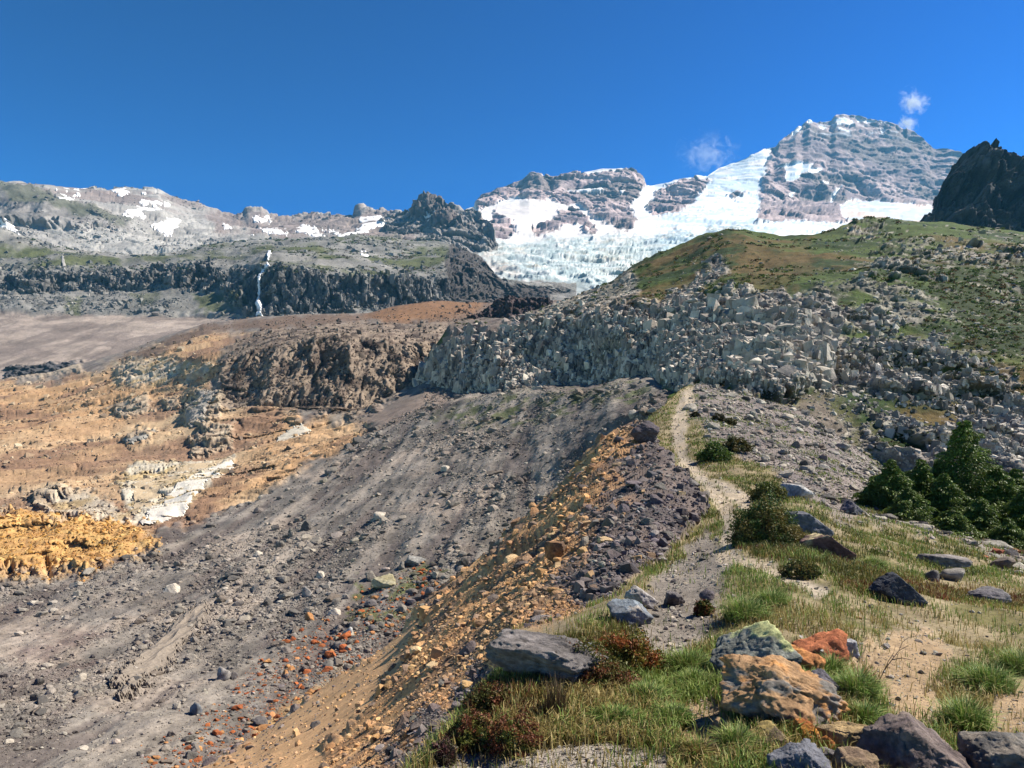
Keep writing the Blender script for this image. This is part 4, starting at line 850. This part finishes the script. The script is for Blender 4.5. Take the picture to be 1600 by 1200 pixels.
drape(valley, [(318,948),(300,958),(262,985),(236,1010),(215,1035),(190,1055),(178,1072),(196,1072),(186,1092),(204,1092),(228,1070),(255,1048),(270,1040),(290,1012),(318,985),(330,965)], "mud_slab",
      "long eroded slab of hardened mud sticking out of the rubble slope", "slab", .42, C(158,146,132), M_stone, soft=7, warp=7, up=5, seed=3, relief=.9, rise=.6, sq=(1, .25, .6))
drape(valley, [(215,814),(245,813),(288,796),(300,775),(322,752),(350,732),(364,722),(362,707),(340,716),(300,738),(262,765),(235,792)], "white_slab",
      "long white rock slab slanting down the middle of the orange basin", "rock slab", .9, C(238,230,214,.68), M_stone, soft=1.5, warp=2, up=4, seed=4, relief=.8)
drape(valley, [(200,790),(208,775),(205,755),(240,735),(300,712),(345,706),(300,732),(258,758),(228,785),(208,805)], "cream_slab",
      "cream and yellow rock slab above the long white slab", "rock slab", .7, C(214,192,158), M_stone, soft=1.5, warp=3, up=4, seed=5, relief=1.4)
drape(valley, [(428,680),(440,668),(465,658),(482,660),(486,668),(462,676),(440,682)], "white_slab",
      "small white speckled slab below the brown bluff", "rock slab", .8, C(226,216,196), M_stone, soft=1.5, warp=2, up=4, seed=6, relief=1.2)
drape(valley, [(288,660),(296,640),(312,616),(330,608),(340,612),(330,635),(318,660),(300,668)], "grey_outcrop",
      "striped grey outcrop at the lower left corner of the brown bluff", "outcrop", 1.5, C(180,172,160), M_stone, soft=1.5, warp=2, up=4, seed=7, relief=2.2)
drape(valley, [(192,686),(215,672),(240,664),(246,672),(230,686),(205,692)], "grey_outcrop",
      "small folded grey outcrop alone on the orange slope", "outcrop", 1.1, C(170,166,156), M_stone, soft=1.5, warp=2, up=4, seed=8, relief=2)
# ------------------------------------------------------------------ plants
def leaf_mat(name, rough=.6, trans=.25):
    m = bpy.data.materials.new(name); m.use_nodes = True; N = m.node_tree.nodes; L = m.node_tree.links
    b = N["Principled BSDF"]; b.inputs["Roughness"].default_value = rough; b.inputs["Specular IOR Level"].default_value = .25
    a = N.new("ShaderNodeAttribute"); a.attribute_name = "Col"; L.new(a.outputs["Color"], b.inputs["Base Color"])
    if trans:
        t = N.new("ShaderNodeBsdfTranslucent"); L.new(a.outputs["Color"], t.inputs["Color"])
        mx = N.new("ShaderNodeMixShader"); mx.inputs[0].default_value = trans; L.new(b.outputs[0], mx.inputs[1]); L.new(t.outputs[0], mx.inputs[2])
        L.new(mx.outputs[0], N["Material Output"].inputs["Surface"])
    return m
M_grass = leaf_mat("grass_blades"); M_needle = leaf_mat("needles", .55, .15)
def blades(base, hgt, wid, lean, ang, col):
    """bent tapering blades: 5 vertices, 3 triangles each"""
    n = len(base); d = np.stack([np.cos(ang), np.sin(ang), 0*ang], 1); sd = np.stack([-np.sin(ang+.6), np.cos(ang+.6), 0*ang], 1)
    up = np.array([0, 0, 1.]); w2 = (wid*.5)[:, None]; h = hgt[:, None]; l = lean[:, None]
    m1 = base+up*h*.6+d*h*l*.35; tp = base+up*h*(1-.35*np.minimum(l, 1.2))+d*h*l
    b0 = base-up*h*.08
    V = np.stack([b0-sd*w2, b0+sd*w2, m1-sd*w2*.8, m1+sd*w2*.8, tp], 1)
    F = np.array([[0,1,3],[0,3,2],[2,3,4]])[None]+(np.arange(n)*5)[:, None, None]
    cc = np.repeat(col[:, None, :], 5, 1)
    return V.reshape(-1, 3), F.reshape(-1, 3), cc.reshape(-1, 3)
rg = np.random.default_rng(77)
GRN = [C(142,166,76), C(114,142,60), C(166,180,96)]; DRY = [C(214,194,128), C(190,168,102), C(166,146,86)]; RED = [C(150,92,62), C(124,78,56)]
nn_ = near; Xn, Yn = nn_.PX, nn_.PY
notbare = 1-np.maximum.reduce([n_['flank'], n_['gravel']*.96, n_['path']*.94, n_['flat']*.93, n_['scree']*.93, n_['rub']*.6])
notbare = np.clip(notbare, 0, 1)*nvis*(Xn > 630)
clump = sm(-.2, .16, fbm(nn_.P, .7, nn_.foot, 5, .6, 501))
sparse = poly(Xn, Yn, [(1330,960),(1440,950),(1640,960),(1640,1060),(1500,1040),(1470,1100),(1340,1100)], 12, 12)
lush = np.maximum.reduce([poly(Xn, Yn, p, 10, 10, 30) for p in (
    [(830,1030),(1100,960),(1140,1060),(1120,1170),(900,1180),(700,1190),(680,1150),(760,1080)], [(1280,1030),(1340,1020),(1385,1080),(1390,1130),(1340,1130),(1300,1080)],
    [(1470,1040),(1560,1010),(1640,1020),(1560,1090),(1530,1150),(1470,1140)], [(1090,960),(1120,900),(1180,890),(1230,930),(1220,960),(1170,980)],
    [(1080,700),(1100,680),(1160,720),(1130,740),(1090,735)])])
wet = notbare*(.12+.88*clump)*(1-.75*sparse)+lush*notbare*.8
def grass(wgt, n, h0, h1, pals, pw, seed, name="grass", lean=.7, w=.006):
    rng = np.random.default_rng(seed); p, rc = pick(nn_, wgt, n, rng); D = nn_.D[rc]
    c = np.zeros((n, 3)); t = fbm(p, 1.3, .02, 4, .6, seed)+rng.normal(0, .22, n)
    for i in range(n): pass
    k = np.searchsorted(np.array(pw[:-1]), t); pal = np.array([np.array(x)[:3][[0, 1, -1]] for x in pals]); c = pal[k, rng.integers(0, 3, n)]
    c = c*rng.uniform(.75, 1.25, (n, 1)); h = rng.uniform(h0, h1, n)*rng.uniform(.6, 1.2, n)
    V, F, cc = blades(p, h, np.maximum(w, 1.1*D/FPX), rng.uniform(.05, lean, n), rng.uniform(0, 6.28, n), c)
    o = mesh_raw(name, V, F, cc, M_grass, False); o["kind"] = "stuff"
redz = np.maximum.reduce([poly(Xn, Yn, p, 8, 8, 25) for p in ([(830,1000),(900,990),(1010,970),(1020,1020),(960,1080),(840,1080)], [(730,1090),(830,1075),(840,1120),(740,1140)],
    [(1140,860),(1260,880),(1330,930),(1500,940),(1600,960),(1640,950),(1400,900),(1330,880),(1250,860)])])
grass(wet*(1-redz*.6), 88000, .03, .1, [GRN, GRN, DRY], (-.25, .12, 9), 601, lean=.9)
grass(notbare*(.3+clump)*(1-.6*lush), 34000, .03, .11, [DRY, DRY, GRN], (-.1, .3, 9), 602, lean=.7, w=.004)
grass(redz*notbare, 30000, .03, .09, [RED, DRY, [C(112,112,52), C(92,98,46), C(134,128,64)]], (-.12, .02, 9), 603, lean=.5)
far_g = notbare*(Yn < 900)*(.15+clump); grass(far_g, 22000, .05, .14, [GRN, DRY, [C(100,108,52)]*3], (-.1, .05, 9), 604, lean=.8)
grass(n_['scree']*nvis*sm(.15, .4, fbm(nn_.P, 3., nn_.foot, 5, .6, 505)), 5000, .05, .12, [GRN, DRY, GRN], (-.1, .05, 9), 605)

def tussock(px, py, wpx, hpx, label, pal, n=900, seed=0, name="grass_tuft", cat="grass tuft", lean=(.3, 1.5), group="grass tufts among the foreground rocks", wid=.005, upright=False):
    rng = np.random.default_rng(seed); g = ground_at(px, py); k = g[1]/FPX; Rr = wpx*k*.5; H = hpx*k
    a = rng.uniform(0, 6.28, n); r = Rr*.45*np.sqrt(rng.random(n)); r = r*1.5; b = np.stack([np.cos(a)*r, np.sin(a)*r*.8, 0*a-.01], 1)
    ang = a+rng.normal(0, 1.0, n)+.4*rng.normal(); ln = rng.uniform(lean[0], lean[1], n)*(.25+.7*r/(Rr*.67))
    h = H*rng.uniform(.35, 1.15, n)*(1.05-.45*r/(Rr*.67))
    c = np.array(pal)[rng.integers(0, len(pal), n)]*rng.uniform(.7, 1.25, (n, 1))
    V, F, cc = blades(b, h, np.maximum(wid, .9*k)*np.ones(n), np.minimum(ln, Rr/H*1.1+.3), ang, c)
    o = mesh_raw(name, V, F, cc, M_grass, False); o.location = g; tag(o, label, cat, group)
GG = [C(132,166,70), C(104,138,58), C(162,184,96), C(190,188,116)]
for i, (px, py, w_, h_, lab) in enumerate([
  (1075,1042,80,52,"lush green tussock left of the lichen topped boulder"), (1085,1072,70,36,"low green tuft just below the tussock by the lichen boulder"),
  (1340,1102,66,66,"tall grass tuft right of the big orange boulder"), (1352,1138,60,48,"grass tuft between the orange boulder and the bare path"),
  (1300,1050,44,52,"upright grass tuft in front of the red block"), (1508,1142,86,70,"bright green tussock above the corner boulder"),
  (1545,1072,90,60,"wide green tussock beside the bare sand at the right"), (1590,1050,70,52,"grass tussock at the right edge of the frame"),
  (1165,962,90,48,"green tussock above the lichen topped boulder"), (1205,945,60,36,"grass tuft at the foot of the sandy strip"),
  (1010,1110,100,44,"broad pale green tussock in the middle of the grass shelf"), (960,1140,90,40,"low tussock near the bottom of the grass shelf"),
  (1050,1140,80,36,"tussock left of the small bare patch by the pile"), (1150,1178,60,50,"tuft growing under the left foot of the rock pile"),
  (1090,1190,70,48,"dry tuft at the bottom edge left of the pile"), (1365,878,54,24,"rounded grey green tuft above the black boulder")]):
    tussock(px, py, w_, h_, lab, GG if 'dry' not in lab else DRY+GG[:1], 1100, 700+i)
tussock(868, 1130, 56, 84, "dark upright clump of dead stalks on the grass shelf", [C(104,82,60), C(130,104,72), C(90,80,50)], 260, 731, "dry_stalks", "dead stalks", (.05, .5), None, .004)
def mat_plant(px, py, wpx, hpx, label, pal, seed, n=5000, name="heather", cat="heather", group=None, leaf=2.2, domed=1.):
    """low shrub: a few woody stems under a dome of small leaves"""
    rng = np.random.default_rng(seed); g = ground_at(px, py); k = g[1]/FPX; Rr, H = wpx*k*.5, hpx*k
    e = bpy.data.objects.new(name, None); coll().objects.link(e); e.location = g; tag(e, label, cat, group)
    d = rng.normal(size=(n, 3)); d[:, 2] = np.abs(d[:, 2]); d /= np.linalg.norm(d, axis=1, keepdims=True)
    rr = (.62+.38*rng.random(n)**.6)*(1+.45*perlin(d*2.3+seed, seed)+.2*perlin(d*6+seed, seed))
    c = d*rr[:, None]*np.array([Rr, Rr*.8, H*domed]); L_ = leaf*k*rng.uniform(.6, 1.4, n)
    a = rng.normal(size=(n, 3)); a /= np.linalg.norm(a, axis=1, keepdims=True); b = np.cross(a, rng.normal(size=(n, 3))); b /= np.linalg.norm(b, axis=1, keepdims=True)
    V = np.stack([c-a*L_[:, None], c+b*L_[:, None]*.5, c+a*L_[:, None], c-b*L_[:, None]*.5], 1).reshape(-1, 3)
    F = np.array([0, 1, 2, 3])[None]+(np.arange(n)*4)[:, None]
    t = sm(-.2, .25, perlin(d*2.2+seed*1.3, seed+2)+rng.normal(0, .12, n)); P_ = np.array(pal)
    col = mix(P_[rng.integers(0, max(1, len(P_)-1), n)], P_[-1], t)*rng.uniform(.7, 1.3, (n, 1))
    f = mesh_raw("foliage", V, F, np.repeat(col, 4, 0), M_grass, False); f.parent = e
    m_ = 24; an = rng.uniform(0, 6.28, m_); V, F, cc = blades(np.zeros((m_, 3)), H*.9*np.ones(m_), np.full(m_, 2.4*k), rng.uniform(.2, 1.2, m_)*Rr/H*.7, an, np.repeat(C(96,76,60)[None], m_, 0))
    st = mesh_raw("stem", V, F, cc, M_grass, False); st.parent = e
HG = [C(116,120,50), C(98,108,46), C(140,84,56)]; HR = [C(126,104,56), C(150,92,60), C(112,112,52)]
mat_plant(980, 1040, 110, 56, "tall heather clump, green with rusty tips, beside the long slab", [C(122,128,50), C(146,140,58), C(166,98,52)], 801, 9000)
mat_plant(908, 1078, 124, 58, "brownish heather mat in front of the long slab", HR, 802, 7000)
mat_plant(950, 1085, 90, 34, "olive heather mat below the rusty tipped clump", HG, 803, 5000)
mat_plant(770, 1122, 90, 40, "reddish heather clump at the left edge of the shelf", [C(150,88,60), C(128,84,56), C(104,108,50)], 804, 6000)
mat_plant(735, 1170, 80, 44, "green and red heather clump at the lower left tip of the shelf", HG, 805, 6000)
mat_plant(800, 1172, 100, 44, "olive heather clump at the bottom left of the shelf", HG, 806, 6000)
mat_plant(690, 1186, 50, 30, "dark sprawling heather at the ridge edge in the bottom left", [C(84,84,56), C(110,96,80), C(96,60,56)], 807, 2500)
mat_plant(1100, 958, 30, 22, "small yellow green heather tuft on the gravel", HG, 808, 1500)
mat_plant(1115, 722, 50, 26, "bright green low bush right of the upper path", [C(96,124,50), C(118,138,60), C(84,102,48)], 809, 2500, "shrub", "shrub")
mat_plant(1150, 708, 44, 22, "dark low bush beside the bright green one", [C(92,96,52), C(78,84,46), C(110,96,56)], 810, 1800, "shrub", "shrub")
mat_plant(1200, 784, 60, 26, "spreading low bush left of the white topped boulder", [C(104,116,52), C(90,104,48), C(128,124,64)], 811, 2500, "shrub", "shrub")
mat_plant(1196, 848, 108, 66, "round leafy green shrub beside the path", [C(92,116,56), C(74,98,48), C(132,118,62)], 812, 12000, "shrub", "shrub", leaf=1.9)
mat_plant(1122, 660, 22, 12, "small dark bush on the sandy slope below the path top", [C(88,80,52), C(70,68,46)], 813, 600, "shrub", "shrub")
mat_plant(1140, 664, 22, 9, "flat olive bush next to the small dark one", [C(104,96,56), C(86,84,48)], 814, 500, "shrub", "shrub")
mat_plant(1086, 652, 14, 8, "tiny dark cushion bush on the upper path", [C(80,74,50), C(66,62,44)], 815, 300, "shrub", "shrub")
mat_plant(1250, 905, 60, 24, "dry olive bush under the brown wedge slab", [C(120,120,64), C(150,130,76), C(96,104,52)], 816, 2500, "shrub", "shrub")
def scrub(s, wgt, n, pmin, pmax, cols, seed, name="undergrowth", per=26):
    rng = np.random.default_rng(seed); p, rc = pick(s, wgt, n, rng); D = s.D[rc]; r = rng.uniform(pmin, pmax, n)*.5*D/FPX
    d = rng.normal(size=(n, per, 3)); d /= np.linalg.norm(d, axis=2, keepdims=True); d[..., 2] = np.abs(d[..., 2])*.7
    c = p[:, None]+d*r[:, None, None]*rng.uniform(.5, 1, (n, per, 1)); L_ = (r*.30)[:, None, None]*rng.uniform(.6, 1.3, (n, per, 1))
    a = rng.normal(size=(n, per, 3)); a /= np.linalg.norm(a, axis=2, keepdims=True); b = np.cross(a, rng.normal(size=(n, per, 3))); b /= np.linalg.norm(b, axis=2, keepdims=True)
    V = np.stack([c-a*L_, c+b*L_*.8, c+a*L_, c-b*L_*.8], 2).reshape(-1, 3)
    col = np.array(cols)[rng.integers(0, len(cols), n)]*rng.uniform(.7, 1.25, (n, 1)); col = np.repeat(col, per*4, 0)
    o = mesh_raw(name, V, np.arange(len(V)).reshape(-1, 4), col, M_grass, False); o["kind"] = "stuff"
SC = [C(92,116,52), C(76,98,44), C(116,128,62), C(120,98,60)]
gz = hv['green']*hvis*(hill.PY < hill.PY.max())
rslope = poly(hill.PX, hill.PY, [(1420,420),(1600,390),(1760,400),(1760,650),(1560,600),(1500,520)], 20, 20)
scrub(hill, gz*sm(-.1, .3, fbm(hill.P, 26, hill.foot, 5, .6, 480))+rslope*.8*hvis, 5200, 3, 10, SC, 481)
scrub(lcl, lcl.masks['cliff']*0+(lcl.PY < 430)*(lcl.PY > 375)*(lcl.PX < 700)*sm(0, .3, fbm(lcl.P, 120, lcl.foot, 5, .6, 482)), 1800, 2, 6, SC, 483)
M_bark = rock_mat("bark", 12, .6, .3)
def conifer(px, py, hpx, wpx, label, seed, dens=1., D=None, lump=.25):
    rng = np.random.default_rng(seed); g = ground_at(px, py); D = D or g[1]; k = D/FPX
    p = at(px, py, D); g = p if D != g[1] else g; H, Wd = hpx*k, wpx*k*.5
    e = bpy.data.objects.new("conifer", None); coll().objects.link(e); e.location = g; tag(e, label, "conifer", "dark conifers at the right")
    z = np.linspace(-.05, 1, 14)[:, None]; a = np.linspace(0, 2*np.pi, 10)[None, :-1]; r = (.035*H)*(1-z*.93)
    V = np.stack([r*np.cos(a)+0*z+.02*H*np.sin(z*4), r*np.sin(a), z*H+0*a], -1).reshape(-1, 3); i = np.arange(13*9).reshape(13, 9)
    F = np.stack([i, np.roll(i, -1, 1), np.roll(i, -1, 1)+9, i+9], -1).reshape(-1, 4)
    t = mesh_raw("trunk", V, F, np.repeat(C(104,88,76)[None], len(V), 0), M_bark); t.parent = e
    nb = int(70*dens); Vs, Cs = [], []
    for b in range(nb):
        tt = (b+rng.random())/nb; tt = tt**.85; zz = H*(.03+.95*tt); az = b*2.399+rng.normal(0, .3)
        prof = (1-tt)**.62*(1+lump*rng.normal()); Lb = max(.10*Wd, Wd*prof*rng.uniform(.75, 1.15)); m_ = max(24, int(560*(Lb/Wd+.1)*dens**.2))
        u = rng.random(m_)**.7; fan = rng.normal(0, .20, m_)*(.25+.9*(1-np.abs(u-.5)))*Lb
        dx, dy = math.cos(az), math.sin(az); droop = -.30*u**1.6*Lb+.10*Lb*u
        c = np.stack([dx*u*Lb-dy*fan, dy*u*Lb+dx*fan, zz+droop-np.abs(fan)*.35-rng.random(m_)*.045*H*(1-.5*tt)], 1)
        s_ = rng.uniform(1.2, 2.6, m_)[:, None]*k
        out_ = np.stack([dx+rng.normal(0, .5, m_), dy+rng.normal(0, .5, m_), rng.normal(-.45, .35, m_)], 1); out_ /= np.linalg.norm(out_, axis=1, keepdims=True)
        sd = np.cross(out_, rng.normal(size=(m_, 3))); sd /= np.linalg.norm(sd, axis=1, keepdims=True)
        Vs.append(np.stack([c-out_*s_, c+sd*s_*.38, c+out_*s_, c-sd*s_*.38], 1).reshape(-1, 3))
        q_ = rng.random(m_)[:, None]; base = C(78,108,46)*(1-q_)+C(146,166,70)*q_; base = base*rng.uniform(.65, 1.25, (m_, 1))*rng.uniform(.8, 1.15)
        Cs.append(np.repeat(base, 4, 0))
    V = np.concatenate(Vs); F = np.arange(len(V)).reshape(-1, 4)
    c = mesh_raw("crown", V, F, np.concatenate(Cs), M_needle, False); c.parent = e
for a_ in [(1512,866,212,190,"tallest pointed conifer standing above the others",901,1.7,22),
           (1396,828,112,120,"leftmost full sized conifer of the clump",902,1.3,21),
           (1366,812,66,70,"low bushy conifer at the left end of the clump",903,1.,21.5),
           (1442,838,122,130,"broad conifer left of the tallest one",904,1.4,21.5),
           (1478,850,112,120,"short conifer just left of the tallest one",905,1.2,20.5),
           (1562,872,148,150,"conifer right of the tallest one",906,1.5,21.5),
           (1534,872,96,130,"bushy conifer low in front of the tallest one",907,1.3,19.5),
           (1604,888,128,140,"conifer cut by the right edge of the frame",908,1.3,20),
           (1420,836,76,110,"squat conifer between the leftmost and the broad one",909,1.2,19.6),
           (1578,892,84,120,"low conifer at the foot of the right hand group",911,1.1,18.6),
           (1490,862,70,110,"low spreading conifer at the front of the clump",912,1.1,18.8),
           (1592,880,150,150,"dense conifer behind the one cut by the right edge",913,1.4,22.5),
           (1540,862,124,130,"conifer filling the gap right behind the tallest one",914,1.3,23),
           (1470,846,128,120,"conifer close behind the left shoulder of the tallest one",915,1.3,22.5),
           (1665,910,170,150,"conifer just beyond the right edge of the frame",910,1.3,21)]:
    conifer(a_[0], a_[1], a_[2], a_[3], a_[4], a_[5], a_[6]*1.2, a_[7])

def twig():
    g = ground_at(1372, 1078); k = g[1]/FPX; V, F = [], []
    def seg(pts, r0, r1):
        n = len(pts); b = len(V)
        for i, (x, y, z) in enumerate(pts):
            r = r0+(r1-r0)*i/(n-1)
            for a in (0, 2.1, 4.2): V.append((x*k, y*k+r*k*math.sin(a), z*k+r*k*math.cos(a)))
        for i in range(n-1):
            for a in range(3): F.append([b+i*3+a, b+i*3+(a+1) % 3, b+i*3+3+(a+1) % 3, b+i*3+3+a])
    seg([(-4,0,-2),(4,4,14),(16,10,30),(30,14,44),(44,20,56),(62,26,62)], 1.6, .6)
    seg([(16,10,30),(20,6,44),(28,4,58),(30,2,70)], 1., .4); seg([(30,14,44),(44,10,48),(58,6,46)], .9, .4); seg([(44,20,56),(52,24,68),(64,28,74),(78,30,76)], .8, .4)
    seg([(4,4,14),(-2,2,26),(-4,0,38)], .9, .4)
    o = mesh_raw("dead_twig", np.array(V), np.array(F), np.repeat(C(120,100,84)[None], len(V), 0), M_bark, False); o.location = g
    tag(o, "bare forked dead twig leaning over the sandy patch", "twig")
twig()
# white flowers by the red block
def flowers():
    rng = np.random.default_rng(5); V, F, Cc = [], [], []; off = 0
    g = ground_at(1262, 1025); k = g[1]/FPX
    for i in range(9):
        c = g+np.array([rng.uniform(-22, 30)*k, rng.uniform(-.12, .1), rng.uniform(22, 40)*k])
        for j in range(9):
            a = j/9*6.283; d = np.array([math.cos(a), math.sin(a)*.8, .35*math.sin(a)]); s_ = np.array([-math.sin(a), math.cos(a)*.8, 0])
            V += [c, c+d*3.2*k*.6+s_*k*.9, c+d*3.4*k, c+d*3.2*k*.6-s_*k*.9]; F.append([off, off+1, off+2, off+3]); off += 4; Cc += [C(240,240,236)]*4
    o = mesh_raw("daisies", np.array(V), np.array(F), np.array(Cc), M_grass, False); return tag(o, "cluster of small white daisies in front of the red block", "flowers")
flowers()

# ------------------------------------------------------------------ clouds beyond the summit
def cloud(px, py, wpx, hpx, label, dens, seed, D=10500):
    c = at(px, py, D); k = D/FPX; V, F = ICO[3]; v = V*np.array([wpx*k*.5, 250, hpx*k*.5])
    m = bpy.data.materials.new("cloud_vapour"); m.use_nodes = True; N = m.node_tree.nodes; L = m.node_tree.links; N.clear()
    o = N.new("ShaderNodeOutputMaterial"); p = N.new("ShaderNodeVolumePrincipled"); p.inputs["Color"].default_value = (1, 1, 1, 1); p.inputs["Anisotropy"].default_value = .2
    tc = N.new("ShaderNodeTexCoord"); nz = N.new("ShaderNodeTexNoise"); nz.inputs["Scale"].default_value = 1/170.; nz.inputs["Detail"].default_value = 6; nz.inputs["Roughness"].default_value = .62; nz.inputs["Distortion"].default_value = 1.6
    mp = N.new("ShaderNodeVectorMath"); mp.operation = 'ADD'; mp.inputs[1].default_value = (seed*911., 0, 0); L.new(tc.outputs["Object"], mp.inputs[0]); L.new(mp.outputs[0], nz.inputs["Vector"])
    dv = N.new("ShaderNodeVectorMath"); dv.operation = 'DIVIDE'; dv.inputs[1].default_value = (wpx*k*.5, 250, hpx*k*.5); L.new(tc.outputs["Object"], dv.inputs[0])
    ln = N.new("ShaderNodeVectorMath"); ln.operation = 'LENGTH'; L.new(dv.outputs[0], ln.inputs[0])
    a = N.new("ShaderNodeMath"); a.operation = 'MULTIPLY_ADD'; a.inputs[1].default_value = -.34; L.new(ln.outputs["Value"], a.inputs[0]); L.new(nz.outputs[0], a.inputs[2])
    a0 = a; a = N.new("ShaderNodeMath"); a.operation = 'SUBTRACT'; a.inputs[1].default_value = .31; L.new(a0.outputs[0], a.inputs[0])
    b = N.new("ShaderNodeMath"); b.operation = 'MULTIPLY'; b.inputs[1].default_value = dens; L.new(a.outputs[0], b.inputs[0])
    b2 = N.new("ShaderNodeMath"); b2.operation = 'MAXIMUM'; b2.inputs[1].default_value = 0; L.new(b.outputs[0], b2.inputs[0])
    L.new(b2.outputs[0], p.inputs["Density"]); L.new(p.outputs[0], o.inputs["Volume"])
    ob = mesh_raw("cloud", v, F, None, m, False); ob.location = c; tag(ob, label, "cloud")
cloud(1425, 158, 56, 54, "curled white cloud wisp floating above the summit's right shoulder", .03, 1)
cloud(1415, 195, 48, 36, "small bright cloud puff touching the summit's right slope", .045, 2)
cloud(1105, 240, 130, 90, "faint wide cloud haze over the snowy saddle", .008, 3)
# ------------------------------------------------------------------ air
def haze():
    X0, X1, Y0, Y1, Z0, Z1 = -7500, 9500, -120, 9000, -900, 2950
    v = np.array([[x, y, z] for z in (Z0, Z1) for y in (Y0, Y1) for x in (X0, X1)], float)
    F = np.array([[0,2,3,1],[4,5,7,6],[0,1,5,4],[2,6,7,3],[0,4,6,2],[1,3,7,5]])
    m = bpy.data.materials.new("haze"); m.use_nodes = True; N = m.node_tree.nodes; N.clear()
    o = N.new("ShaderNodeOutputMaterial"); p = N.new("ShaderNodeVolumePrincipled")
    p.inputs["Color"].default_value = (.13, .50, .86, 1); p.inputs["Density"].default_value = 4.2e-5
    p.inputs["Anisotropy"].default_value = .1
    m.node_tree.links.new(p.outputs[0], o.inputs["Volume"])
    ob = mesh_raw("haze", v, F, None, m, False); ob["kind"] = "stuff"
haze()
